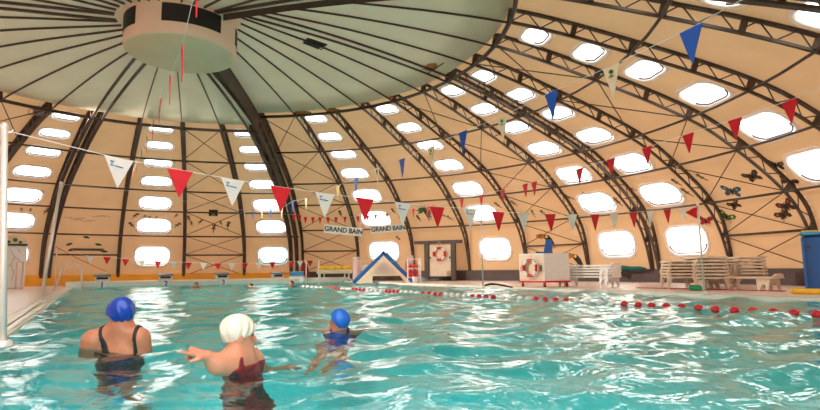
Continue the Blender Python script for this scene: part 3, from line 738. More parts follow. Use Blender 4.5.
# ---------------------------------------------------------------- door in the dome, lifebuoy
def lifebuoy(loc, N, label, r=.30, t=.075, rope=True):
    """ring facing along N"""
    N = Vector(N).normalized(); X = Vector((0, 0, 1)).cross(N).normalized(); Z = N.cross(X)
    e = empty('lifebuoy', loc, 0, label, 'lifebuoy')
    def ringpts(a0, a1, n): return [X*(r*math.cos(a0+(a1-a0)*i/n))+Z*(r*math.sin(a0+(a1-a0)*i/n)) for i in range(n+1)]
    m = MB(); m.tube(ringpts(0, 2*PI, 40)[:-1], t, 10, closed=True); m.build('ring', 'white', e, True)
    for q in range(4):
        a = q*PI/2+PI/4*0; m = MB(); m.tube(ringpts(a-.42, a+.42, 10), t+.006, 10); b = m.build('band', 'redp', e, True); b['label'] = 'red band'
    if rope:
        m = MB(); rr = r+t+.02; P = []
        for i in range(33):
            a = 2*PI*i/32; w_ = 1+.12*abs(math.sin(2*a)); P.append(X*(rr*w_*math.cos(a))+Z*(rr*w_*math.sin(a))+N*.02)
        m.tube(P[:-1], .010, 5, closed=True); m.tube([X*(-.16)+Z*rr, Z*(rr+.24)+N*.0, X*.16+Z*rr], .008, 5); m.build('rope', 'cord', e)
    return e
# door frame stands under the shell in the plain bay
b0_, b1_ = 4.18, 4.86
def wallp(k, z, off=0.0):
    r = 16.35+off; a = azk(k); return Vector((r*math.sin(a), r*math.cos(a), z))
dz1 = 1.72
dk0, dk1 = 4.36, 4.76
P0, P1 = wallp(dk0, 0), wallp(dk1, 0); DX = (P1-P0).normalized(); DN = Vector((-DX.y, DX.x, 0)); DN = DN if DN.dot(CAMP-P0) > 0 else -DN; DW = (P1-P0).length
RD = Matrix((DX, DN, Vector((0, 0, 1)))).transposed()
def dbox(mb, x, y, z, dx, dy, dz, bev=0): mb.box(P0+DX*x+DN*y+Vector((0, 0, z)), (dx, dy, dz), RD, bev)
m = MB(); dbox(m, DW/2, 0, .89, DW, .06, 1.70); door = struct(m.build('door_1', 'cream'))
for x in (-.12, DW+.12):
    m = MB(); dbox(m, x, .02, .90, .24, .16, 1.80, .01); m.build('door_jamb', 'steel', door)
m = MB(); dbox(m, DW/2-.1, .02, 1.88, DW+1.35, .16, .16, .01); m.build('door_lintel', 'steel', door)
m = MB(); dbox(m, DW/2, .035, .12, DW, .05, .20, .01); m.build('door_sill', 'black', door)
m = MB(); dbox(m, DW/2, .04, .98, DW, .03, .03); m.build('door_rail', 'pink', door)
for x in (.06, DW-.06):
    m = MB(); dbox(m, x, .06, 1.12, .06, .06, .10, .02); m.build('door_hinge', 'black', door)
lc = P0+DX*(DW*.5)+DN*.13+Vector((0, 0, 1.30)); lifebuoy(lc, DN, 'red and white lifebuoy hanging on the cream door', .29, .055)
m = MB(); dbox(m, -.1, .55, .055, 1.4, .5, .11, .01); tag(m.build('door_step', 'grey'), 'low grey step in front of the cream door', 'step')
m = MB(); dbox(m, -.32, .5, .145, .62, .3, .07, .02); tag(m.build('folded_towel', 'lblue'), 'pale blue folded mat on the grey doorstep', 'mat')

# ---------------------------------------------------------------- lifeguard box with chair
A = gp(520, 284.0, 0); Cn = gp(543.5, 287, 0); E_ = gp(569, 285.0, 0)
# square cabin seen on its corner
cx = azp(545, 17.6)
FX = (azp(543.5, 16.95)-azp(519.5, 17.5)); L1 = FX.length
bl, bn_, br = azp(519.5, 17.55), azp(544.5, 17.0), azp(569.5, 17.4)
u = (bl-bn_); v = (br-bn_); H0, H1 = .14, 1.02
e = empty('lifeguard_box', bn_, 0, 'white box on a red base with a lifebuoy on its left face', 'cabinet')
def quadbox(mb, z0, z1, g=0.0):
    n1 = (u.normalized()+v.normalized())*-g; c4 = [n1, u+(u.normalized()-v.normalized())*g*1.0, u+v-n1, v+(v.normalized()-u.normalized())*g]
    mb.add([q+Vector((0, 0, z)) for z in (z0, z1) for q in c4], [(3, 2, 1, 0), (4, 5, 6, 7)]+[(i, (i+1) % 4, 4+(i+1) % 4, 4+i) for i in range(4)])
m = MB(); quadbox(m, H0+.04, H1); m.build('body', 'white', e)
nl = Vector((-u.y, u.x, 0)).normalized(); nl = nl if nl.dot(CAMP-bn_) > 0 else -nl
m = MB(); a0_ = u*.03+nl*.008; a1_ = u*.97+nl*.008
m.add([a0_+Vector((0, 0, H0+.07)), a1_+Vector((0, 0, H0+.07)), a1_+Vector((0, 0, H1-.03)), a0_+Vector((0, 0, H1-.03))]+[q-nl*.006 for q in (a0_+Vector((0, 0, H0+.07)), a1_+Vector((0, 0, H0+.07)), a1_+Vector((0, 0, H1-.03)), a0_+Vector((0, 0, H1-.03)))], [(0, 1, 2, 3), (7, 6, 5, 4), (0, 4, 5, 1), (1, 5, 6, 2), (2, 6, 7, 3), (3, 7, 4, 0)])
m.build('cream_face', 'cream', e)
m = MB()
for f, s_ in ((.88, 1), (.14, -1), (.10, 1)):
    b_ = u*f+nl*.02
    for z in (.66,): m.tube([b_+Vector((0, 0, z)), b_+u*.05*s_+Vector((0, 0, z-.07)), b_+u*.02*s_+Vector((0, 0, z-.13)), b_+u*.07*s_+Vector((0, 0, z-.18))], .012, 4)
m.build('painted_marks', 'brown', e)
m = MB(); quadbox(m, H0, H0+.05, .02); m.build('base_frame', 'redp', e)
for q in (u*.06+v*.06, u*.94+v*.06, v*.94+u*.06, u*.94+v*.94):
    m = MB(); m.box(q+Vector((0, 0, H0/2+.01)), (.05, .05, H0-.0)); lg = m.build('leg', 'redp', e); 
    m = MB(); m.lathe([(.001, -.02), (.04, -.02), (.04, .02), (.001, .02)], 12, q+Vector((0, 0, .04)), Matrix.Rotation(PI/2, 3, 'X')); m.build('caster', 'black', lg, True)
lifebuoy(bn_+u*.50+nl*.085+Vector((0, 0, .58)), nl, 'red and white lifebuoy fixed to the white box', .235, .045)
cc = bn_+u*.45+v*.55; fd = (CAMP-cc); fd.z = 0; fd.normalize(); sd = Vector((-fd.y, fd.x, 0))*-1
e = empty('seat_shell', cc+Vector((0, 0, H1)), math.atan2(fd.y, fd.x)+PI/2, 'blue plastic seat standing on top of the white box', 'chair')
m = MB(); m.box((-.05, -.0, .03), (.52, .42, .05), bev=.02); m.build('seat', 'blue', e)
m = MB(); m.prism([(-.10, 0), (.17, 0), (.17, .36), (.11, .41), (-.02, .39)], .05, (0.03, .15, .05), (1, 0, 0), (0, .1, 1)); m.build('backrest', 'blue', e)
for sgn in (-1, 1):
    m = MB(); m.tube([(-.05+sgn*.22, -.15, .0), (-.05+sgn*.22, .15, .0)], .012, 6); m.build('runner', 'grey', e)

# ---------------------------------------------------------------- sun loungers
def lounger(name, mt):
    e = empty(name)
    m = MB()
    for s_ in (-1, 1): m.box((s_*.32, 0, .30), (.06, 1.86, .055), bev=.015)
    for y in (-.93, .93, .28): m.box((0, y*.98, .30), (.64, .06, .05), bev=.012)
    m.build('frame', mt, e)
    m = MB()
    for i in range(15): m.box((0, -.84+i*.12, .315), (.60, .075, .018), bev=.006)
    m.build('slats', mt, e)
    for y in (-.70, .66):
        for s_ in (-1, 1):
            m = MB(); m.prism([(-.15, .28), (.15, .28), (.12, .12), (.10, 0), (.05, 0), (.03, .10), (-.03, .16), (-.06, .10), (-.08, 0), (-.13, 0), (-.13, .12)], .026, (s_*.375, y, 0), (0, 1, 0), (-s_*.36, 0, 1)); m.build('leg', mt, e)
    m = MB(); m.prism([(-.30, 0), (.30, 0), (.28, .05), (.20, .075), (-.20, .075), (-.28, .05)], .035, (0, -.90, .31), (1, 0, 0), (0, -.5, 1)); m.build('headrest', mt, e)
    return e
pb = lounger('sun_lounger', 'lounger'); pw_ = lounger('sun_lounger', 'lounger_white')
used = {}
def stack(c, rz, n, which, place, pitch=.082, jitter=.01):
    for i in range(n):
        pr = pw_ if which == 'w' else pb
        ordn = 'lowest' if i == 0 else ('topmost' if i == n-1 else ['', 'second', 'third', 'fourth', 'fifth', 'sixth', 'seventh'][i]+' from the bottom')
        lb = (('white ' if which == 'w' else 'cream ')+f'sun lounger, {ordn} in the stack {place}')
        loc = c+Vector((random.uniform(-jitter, jitter), random.uniform(-jitter, jitter), i*pitch))
        if which not in used: used[which] = 1; o = pr; o.location = loc; o.rotation_euler = (0, 0, rz); o['label'] = lb
        else: o = copy_tree(pr, None, loc, rz+random.uniform(-.02, .02), lb)
        o['category'] = 'sun lounger'; o['group'] = 'stacked sun loungers'
def facing(c): d = CAMP-c; return math.atan2(d.y, d.x)+PI/2
c = azp(587, 17.6); stack(c, facing(c)+math.radians(62), 5, 'w', 'beside the white box')
c = azp(678.5, 16.6); stack(c, facing(c)+math.radians(188), 6, 'b', 'left of the right steel pole')
c = azp(705, 16.0); stack(c, facing(c)+math.radians(190), 7, 'b', 'behind the right steel pole')
c = azp(733, 17.3); stack(c, facing(c)+math.radians(210), 7, 'b', 'behind the single lounger')
c = azp(735, 15.6); o = copy_tree(pb, None, c, facing(c)+math.radians(68), 'single cream sun lounger standing alone in front of the last stack'); o['group'] = 'stacked sun loungers'

# ---------------------------------------------------------------- right deck bits
c = azp(694, 14.9); e = empty('foam_box', c, facing(c), 'small green box on the deck before the lounger stacks', 'box')
m = MB(); m.box((0, 0, .06), (.30, .20, .12), bev=.03); m.build('body', 'green', e); m = MB(); m.box((0, 0, .125), (.22, .13, .02), bev=.008); m.build('lid', 'green', e)
m = MB(); a, b = gp(636, 285.6, .012), gp(783, 289.2, .012); a = azp(636, 16.4, .012); b = azp(783, 14.9, .012)
dd = (b-a).normalized(); nn = Vector((-dd.y, dd.x, 0)); m.prism([(0, -.07), ((b-a).length, -.07), ((b-a).length, .07), (0, .07)], .02, a, dd, nn)
tag(m.build('floor_strip', 'coat'), 'dark red strip lying on the deck along the lounger stacks', 'strip')
c = azp(821.5, 14.8); e = empty('roll_container', c, facing(c), 'large blue container at the right edge of the photo', 'container')
m = MB(); m.box((0, 0, .62), (.62, .55, 1.20), bev=.05); bd = m.build('body', 'blue', e); 
m = MB(); m.box((0, 0, 1.26), (.66, .60, .07), bev=.02); m.build('rim', 'lblue', e)
m = MB(); m.tube([(-.28, -.24, 1.31), (.28, -.24, 1.31), (.28, .24, 1.31), (-.28, .24, 1.31)], .022, 6, closed=True); m.build('yellow_edge', 'yellowf', e)
for dx in (-.18, .12):
    m = MB(); m.lathe([(.001, .02), (.035, .015), (.035, 0)], 12, (dx, -.275, .98), Matrix.Rotation(PI/2, 3, 'X')); m.build('socket', 'inkdark', e)
c = azp(814, 13.9); m = MB(); m.box((0, 0, .05), (.85, .6, .10), bev=.03); o = m.build('foam_mat', 'yellow'); o.location = c; o.rotation_euler = (0, 0, facing(c)); tag(o, 'yellow orange foam mat lying in front of the blue container', 'mat')
# black pole brush left at the pool edge
a = Vector((L5B.x, L5B.y, 0)); m = MB(); rr_ = Vector((_rt.x, _rt.y, 0)).normalized()
pts = [a+rr_*.05+Vector((0, 0, .09)), a+rr_*.22+Vector((0, 0, .13)), a+rr_*.40+Vector((0, 0, .12)), a+rr_*.62+Vector((0, 0, .08)), a+rr_*.78+Vector((0, 0, .045))]
e = empty('pole_hook', a, 0, 'dark hooked bar lying at the foot of the thin pole', 'hook')
m.tube([p-a for p in pts], [.03, .035, .03, .028, .02], 8); m.build('bar', 'brown', e, True); m = MB(); m.tube([pts[-1]-a, pts[-1]-a+rr_*.08+Vector((0, 0, -.015))], .028, 8); m.build('tip', 'redp', e, True)
# teal cover over the kick wall
def blob(name, label, cat, mt, pts, parent=None):
    m = MB()
    for P, rr in pts: m.tube(P, rr, 12)
    o = m.build(name, mt, parent, True); return tag(o, label, cat)
def wp(px, z, r):
    v = ray(px, 270); h = Vector((v.x, v.y)).normalized(); b_ = CAMP.x*h.x+CAMP.y*h.y; cc_ = CAMP.x**2+CAMP.y**2-r*r; t = -b_+math.sqrt(b_*b_-cc_); return Vector((CAMP.x+h.x*t, CAMP.y+h.y*t, z))
R9 = 16.55
m = MB(); tops = [(606, .50, .04), (609, .53, .09), (614, .54, .13), (622, .53, .12), (632, .50, .10), (640, .51, .09), (646, .50, .04)]
m.tube([wp(x, z, R9) for x, z, r in tops], [r for x, z, r in tops], 12)
m.tube([wp(609, .52, R9-.08), wp(613, .40, R9-.22), wp(614.5, .27, R9-.26)], [.10, .10, .02], 10)
m.tube([wp(618, .50, R9-.08), wp(616, .38, R9-.22), wp(615, .27, R9-.25)], [.09, .09, .02], 10)
tag(m.build('draped_cover', 'teal', smooth=True), 'dark teal cover draped over the kick wall right of the white loungers', 'cover')

# ---------------------------------------------------------------- things on the shell and lining
def on_shell(px, py, off):
    """first point of the shell along the ray of a photo pixel, offset inwards, with its tangent axes"""
    v = ray(px, py).normalized(); prev = None
    for t in np.arange(6, 45, .02):
        p = CAMP+v*float(t); r = math.hypot(p.x, p.y); k = (math.degrees(math.atan2(p.x, p.y))-9)/10; outer = 2 <= k < 13
        if r > 6.8:
            s = np.interp(r, _RT[outer], _ST)
            z = np.interp(r, _RT[outer], _ZT[outer]) if r < _RT[outer][-1] else -9
            if p.z > z: break
    a = math.atan2(p.x, p.y); T = Vector((math.cos(a), -math.sin(a), 0)); A_, B2 = prof(s-.05), prof(s+.05)
    Dn = Vector(((B2[0]-A_[0])*math.sin(a), (B2[0]-A_[0])*math.cos(a), B2[1]-A_[1])).normalized(); U = -Dn; N = T.cross(U)
    if N.dot(CAMP-p) < 0: N = -N
    return p+N*off, T, U, N
_ST = np.linspace(-.5, SB, 160)
_RT = {o_: np.array([prof(s, shell_off(o_, s))[0] for s in _ST]) for o_ in (True, False)}
_ZT = {o_: np.array([prof(s, shell_off(o_, s))[1] for s in _ST]) for o_ in (True, False)}
BF = [(0, .04), (.10, .20), (.30, .34), (.46, .30), (.44, .12), (.24, .0), (.36, -.14), (.32, -.30), (.16, -.26), (.03, -.06), (.02, -.20), (-.02, -.20), (-.03, -.06), (-.16, -.26), (-.32, -.30), (-.36, -.14), (-.24, 0), (-.44, .12), (-.46, .30), (-.30, .34), (-.10, .20)]
GK = [(0, .5), (.05, .44), (.06, .32), (.16, .40), (.18, .36), (.07, .24), (.06, .05), (.17, -.06), (.15, -.10), (.05, -.04), (.03, -.2), (.09, -.5), (.05, -.48), (-.03, -.2), (-.06, -.02), (-.15, -.1), (-.17, -.06), (-.07, .06), (-.07, .24), (-.16, .30), (-.15, .35), (-.06, .33), (-.05, .44)]
FS = [(-.5, 0), (-.35, .16), (-.1, .24), (.15, .18), (.3, .05), (.5, .2), (.45, 0), (.5, -.2), (.3, -.05), (.15, -.18), (-.1, -.24), (-.35, -.16)]
LF = [(-.5, -.1), (-.3, .12), (0, .2), (.3, .14), (.5, 0), (.3, -.12), (0, -.2), (-.3, -.2)]
def decal(name, px, py, shape, size, ang, mt, label, cat, asp=1.0, group=None, mt2=None):
    p, T, U, N = on_shell(px, py, .02); ca, sa = math.cos(ang), math.sin(ang)
    X = T*ca+U*sa; Y = U*ca-T*sa
    if mt2:
        e = empty(name, p, 0, label, cat, group); m = MB(); m.prism([(a*size*asp, b*size) for a, b in shape], .012, (0, 0, 0), X, Y); m.build('wings', mt, e)
        m = MB(); m.tube([Y*size*.22+N*.008, N*.012, Y*size*-.24+N*.008], [.01, .025, .008], 6); m.build('body', 'black', e)
        for sx_ in (-1, 1):
            m = MB(); m.lathe([(.001, .004), (size*.07, .003), (size*.07, 0)], 8, X*(sx_*size*.27*asp)+Y*size*.18+N*.008, Matrix((T, U, N)).transposed()); m.build('wing_spot', mt2, e)
        return e
    m = MB(); m.prism([(a*size*asp, b*size) for a, b in shape], .012, (0, 0, 0), X, Y); o = m.build(name, mt); o.location = p; return tag(o, label, cat, group)
G = 'butterflies on the shell'
for px, py, sz, an, m1, m2, lb in [
    (753, 176, .62, .15, 'brown', 'bluegrey', 'dark butterfly decoration nearest the upper purlin of the right braced bay'),
    (732, 191, .68, -.35, 'bluegrey', 'lblue', 'blue grey butterfly decoration in the middle of the right braced bay'),
    (735, 204.5, .50, .3, 'brown', 'fish', 'small brown butterfly decoration just under the purlin of the right braced bay'),
    (727, 217, .62, -.6, 'leaf', 'yellowf', 'green butterfly decoration low in the right braced bay'),
    (787, 206, .62, .3, 'brown', 'redp', 'dark butterfly decoration by the rightmost rib, upper of a close pair'),
    (784, 214.5, .58, .5, 'brown', 'fish', 'dark butterfly decoration by the rightmost rib, lower of a close pair'),
    (776.5, 164.5, .52, -.5, 'brown', 'fish', 'brown butterfly decoration left of the large window at the right edge, upper one'),
    (789, 181, .55, -.75, 'brown', 'redp', 'narrow butterfly decoration below the large window at the right edge'),
    (706, 221, .60, -.2, 'coat', 'brown', 'reddish brown butterfly decoration right of the pole with the red flag')]:
    decal('butterfly_decoration', px, py, BF, sz, an, m1, lb, 'decoration', group=G, mt2=m2)
G2 = 'dark lizard shapes on the shell'
geck = [(569, 197, .55, .7, 'left of the white bottom-but-one window in the fourth window column'), (584.5, 193.5, .3, .2, 'above the left half of the window over the white loungers'), (590.5, 193.5, .3, .1, 'above the right half of the window over the white loungers'), (618, 201.5, .62, .15, 'right of the window over the white loungers'),
        (631.6, 188.3, .5, .7, 'upper left of the second-lowest window by the right pole'), (637, 196.5, .45, .7, 'left of the second-lowest window by the right pole'), (676.5, 182, .5, .3, 'above right of the second-lowest window by the right pole'), (687, 192, .6, .35, 'right of the second-lowest window by the right pole'),
        (702, 177, .5, .4, 'at the upper left corner of the butterfly bay'), (498, 205, .55, .4, 'right of the window behind the thin pole'), (514, 203, .5, .4, 'left in the braced bay above the blue seat'), (533, 213, .55, -.1, 'middle of the braced bay above the blue seat'), (543.5, 213, .55, .35, 'right in the braced bay above the blue seat'),
        (340.5, 213.5, .62, .1, 'above the left lettered board'), (393.5, 211, .55, .2, 'above the right lettered board'), (399, 238.5, .5, .75, 'under the right end of the right lettered board'), (418.6, 218, .6, .1, 'left of the green plant decoration'), (443.6, 215, .5, .6, 'right of the green plant decoration, left of a pair'), (450, 218, .5, .5, 'right of the green plant decoration, right of a pair'),
        (287, 222.5, .72, -.4, 'right of the second-lowest window beside the heavy rib'), (135, 215.5, .6, -.6, 'at the upper left of the second-lowest window over block 2'), (132, 225, .6, .6, 'at the lower left of the second-lowest window over block 2'), (144.6, 216, .3, -.3, 'above the window over block 2, left of three'), (150, 217, .3, .3, 'above the window over block 2, middle of three'), (155.6, 217.3, .3, -.5, 'above the window over block 2, right of three'),
        (175.7, 215.6, .4, -.6, 'at the upper right of the window over block 2'), (177, 225, .6, -.75, 'at the lower right of the window over block 2'), (189, 218.5, .6, .2, 'at the left in the braced bay with the speaker'), (191.6, 223.5, .45, .1, 'low left in the braced bay with the speaker'), (200, 221.7, .5, -.6, 'left of the crossed rods under the speaker'), (213.7, 228, .75, -.2, 'directly below the black speaker'), (228, 225, .7, -.2, 'right of the crossed rods under the speaker'), (221, 223, .4, .3, 'between the crossed rods under the speaker'),
        (46, 211, .6, -.4, 'right of the second-lowest window by the leaning pole'), (21.5, 209.5, .32, .2, 'above the leftmost window column, left one'), (30.5, 210, .32, .1, 'above the leftmost window column, right one'), (262, 220, .3, .1, 'above the window left of the heavy rib')]
for px, py, sz, an, where in geck:
    decal('lizard_decoration', px, py, GK, sz*.85, an, 'lizard', f'dark slender lizard shape {where}', 'decoration', 1.2, G2)
# leafy arch and plaque in the plain left bay
for px, py, an, lb in ((95, 243, -.35, 'top'), (78.3, 249.7-5.5+.0, .3, 'upper left'), (108, 244.3+.0, -.3, 'upper right'), (80.5, 249.7, .1, 'lower left'), (113, 251.2, -.15, 'lower right')):
    py2 = {'top': 237, 'upper left': 244, 'upper right': 244.3, 'lower left': 249.7, 'lower right': 251.3}[lb]; px2 = {'top': 86.5, 'upper left': 69.2, 'upper right': 98.5, 'lower left': 71.5, 'lower right': 104.5}[lb]
    decal('leaf_decoration', px2, py2, LF, .30, an, 'leaf', f'green leaf decoration, {lb} of the five round the grey plaque', 'decoration', 1.0, 'leaves round the plaque')
p, T, U, N = on_shell(88, 249.3, .03); e = empty('wall_plaque', p, 0, 'long grey plaque on the left plain shell bay', 'plaque')
m = MB(); m.box((0, 0, 0), (1.28, .04, .12), Matrix((T, N, U)).transposed(), .01); m.build('panel', 'grey', e)
m = MB()
for i in range(13): m.box(T*(-.52+i*.087)+N*.022, (.045, .01, .06), Matrix((T, N, U)).transposed())
m.build('relief_marks', 'inkdark', e)
m = MB()
for q in range(9):
    x, y = 68+q*4.6+random.uniform(-1, 1), 218+random.uniform(-3, 5); p, T, U, N = on_shell(x, y, .015)
    m.tube([p-T*.16+U*.05, p-T*.05+U*.0, p, p+T*.06+U*.05, p+T*.18+U*.02], .007, 4)
tag(m.build('bird_drawing', 'inkdark'), 'faint line drawing of flying birds above the grey plaque', 'drawing')
# plant and parrot picture
p, T, U, N = on_shell(424, 211, .02); e = empty('plant_decoration', p, 0, 'green palm leaf decoration between the lettered boards and the thin pole', 'decoration')
m = MB()
for a in (10, 40, 70, 100, 130, 165, 200, 320, 345): m.prism([(0, -.03), (.2, -.07), (.42, 0), (.2, .07)], .01, (0, 0, 0), T*math.cos(math.radians(a))+U*math.sin(math.radians(a)), U*math.cos(math.radians(a))-T*math.sin(math.radians(a)))
m.build('leaves', 'leaf', e); m = MB(); m.tube([Vector((0, 0, 0)), U*-.3+T*.05, U*-.65+T*.1], [.03, .025, .03], 6); m.build('stem', 'brown', e)
decal('parrot_decoration', 429.5, 216, GK, .5, .1, 'bluegrey', 'grey blue parrot decoration beside the palm leaf decoration', 'decoration', 1.6)
# toucans
TB = [(-.08, .30), (.10, .26), (.24, .08), (.34, -.18), (.40, -.48), (.30, -.46), (.18, -.22), (.02, -.06), (-.10, .10)]
TK = [(-.08, .30), (-.10, .14), (-.30, .10), (-.52, .20), (-.50, .30), (-.30, .36)]
for px, py, sz, lb in ((547.5, 240.5, .95, 'black and orange toucan decoration above the blue seat'), (576, 260.5, .95, 'black and orange toucan decoration above the white lounger stack'), (570.5, 277.5, .55, 'black and yellow bird decoration low beside the white box')):
    p, T, U, N = on_shell(px, py, .02) if py < 270 else (wp(px, .42, 16.2), Vector((_rt.x, _rt.y, 0)), Vector((0, 0, 1)), Vector((-_fw.x, -_fw.y, 0)))
    e = empty('toucan_decoration', p, 0, lb, 'decoration')
    m = MB(); m.prism([(a*sz, b*sz) for a, b in TB], .03, (0, 0, 0), T, U); m.build('body', 'black', e)
    m = MB(); m.prism([(a*sz, b*sz) for a, b in TK], .032, (0, 0, 0), T, U); m.build('bill', 'fish', e)
    m = MB(); m.lathe([(.001, .01), (.07*sz, .006), (.07*sz, 0)], 8, T*.02*sz+U*.2*sz+N*.018, Matrix((T, U, N)).transposed()); m.build('throat', 'yellow', e)
    m = MB(); m.tube([T*.12*sz+U*-.02*sz, T*.02*sz+U*-.22*sz], .02, 5); m.tube([T*-.16*sz+U*-.26*sz, T*.2*sz+U*-.2*sz], .02, 5); m.build('perch', 'brown', e)
# speaker
p, T, U, N = on_shell(213.5, 211, .12); e = empty('loudspeaker', p, 0, 'small black loudspeaker on the braced bay behind block 3', 'loudspeaker'); R = Matrix((T, N, U)).transposed()
m = MB(); m.box((0, 0, 0), (.40, .24, .26), R, .02); m.build('box', 'black', e); m = MB(); m.lathe([(.001, .0), (.09, .0), (.10, .012), (.10, 0)], 16, N*.125, Matrix((T, U, N)).transposed()); m.build('cone', 'grey', e); m = MB(); m.box(-N*.16, (.06, .10, .06), R); m.build('bracket', 'steel', e)
# lining finds: hatch, fish
def on_lining(px, py, off=.02):
    v = ray(px, py).normalized()
    rr = np.linspace(1.2, 7.7, 60)
    for t in np.arange(6, 30, .02):
        p = CAMP+v*float(t); r = math.hypot(p.x, p.y)
        if r < 7.65:
            k = (math.degrees(math.atan2(p.x, p.y))-9)/10; outer = 2 <= k < 13
            if p.z > np.interp(r, _RL[outer], _ZL[outer]): break
    a = math.atan2(p.x, p.y); T = Vector((math.cos(a), -math.sin(a), 0)); O = Vector((math.sin(a), math.cos(a), -.1)).normalized()
    return p-Vector((0, 0, off)), T, O
_sl = np.linspace(-2, 0, 40)
_RL = {o_: np.array([prof(s, chord_off(o_, s)+.02)[0] for s in _sl]) for o_ in (True, False)}; _ZL = {o_: np.array([prof(s, chord_off(o_, s)+.02)[1] for s in _sl]) for o_ in (True, False)}
q = [on_lining(*xy, .025)[0] for xy in ((302.5, 42.5), (307.5, 37.2), (327.5, 43.8), (321, 49.5))]; c = sum(q, Vector())/4
e = empty('ceiling_hatch', c, 0, 'open black hatch in the grey green ceiling right of the drum', 'hatch')
m = MB(); m.add([p-c for p in q]+[p-c+Vector((0, 0, .04)) for p in q], [(0, 1, 2, 3), (7, 6, 5, 4)]+[(i, (i+1) % 4, 4+(i+1) % 4, 4+i) for i in range(4)]); m.build('opening', 'black', e)
m = MB(); a1, a2, a3 = [on_lining(*xy, .04)[0]-c for xy in ((318, 49), (325.5, 45), (321.5, 44.8+1.5))]; m.add([a1, a2, a3]+[x+Vector((0, 0, .012)) for x in (a1, a2, a3)], [(0, 1, 2), (5, 4, 3), (0, 1, 4, 3), (1, 2, 5, 4), (2, 0, 3, 5)]); m.build('flap', 'rim', e)
for px, py, sz, lb, st in ((430.5, 66.3, .62, 'orange fish decoration on the ceiling near the heavy spoke', True), (303.5, 112.3, .62, 'brown orange fish decoration by the ring, leftmost of three', False), (333.5, 110, .55, 'brown orange fish decoration by the ring, middle of three', False), (390.5, 97, .3, 'smallest orange fish decoration by the ring, rightmost of three', False)):
    p, T, O = on_lining(px, py); e = empty('fish_decoration', p, 0, lb, 'decoration', 'fish on the ceiling')
    m = MB(); m.prism([(a*sz, b*sz*1.1) for a, b in FS], .012, (0, 0, 0), T*-1, O); m.build('body', 'fish', e)
    m = MB(); m.lathe([(.001, .004), (.02, .003), (.02, 0)], 8, T*(.33*sz)+Vector((0, 0, -.012)), Matrix.Rotation(PI, 3, 'X')); m.build('eye', 'black', e)
    if st: m = MB(); a1, a2 = on_lining(427, 73.2)[0]-p, on_lining(443.5, 62.5)[0]-p; m.tube([a1, a2], .016, 5); m.build('stick', 'brown', e)
# floodlight at the ring
p = S(-3.15, .12, False, -.02, True)+Vector((0, 0, -.12)); p = dp(38, 112.5, 17.2); fl_ = bpy.data.lights.new('floodlight_lamp', 'SPOT'); fl_.energy = 6000; fl_.spot_size = math.radians(96); fl_.spot_blend = .9; fl_.shadow_soft_size = .25; fl_.color = (1.0, .93, .82)
flo = bpy.data.objects.new('floodlight_lamp', fl_); COL.objects.link(flo); flo.location = p+Vector((.45, -.1, -.15)); flo.rotation_euler = (Vector((8, 3.5, -1.2))-flo.location).to_track_quat('-Z', 'Y').to_euler()
e = empty('floodlight', p, 0, 'grey floodlight fixed at the roof ring on the left', 'floodlight')
Rr = Matrix((Vector((_rt.x, _rt.y, 0)).normalized(), Vector((_fw.x, _fw.y, 0)).normalized(), Vector((0, 0, 1)))).transposed()
m = MB(); m.box((0, 0, 0), (.22, .22, .20), Rr, .03); m.build('housing', 'grey', e); m = MB(); m.lathe([(.10, 0), (.13, .24), (.001, .22)], 14, Rr @ Vector((.10, 0, 0)), Rr @ Matrix.Rotation(math.radians(80), 3, 'Y')); m.build('reflector', 'grey', e, True)
m = MB(); m.tube([Rr @ Vector((-.02, 0, .08)), Rr @ Vector((-.02, .05, .30))], .02, 6); m.build('bracket', 'steel', e); m = MB(); m.tube([Rr @ Vector((-.12+.1*math.cos(t_)-.09, 0, .02+.10*math.sin(t_))) for t_ in np.linspace(0, 5.6, 14)], .008, 5); m.build('cable', 'black', e)

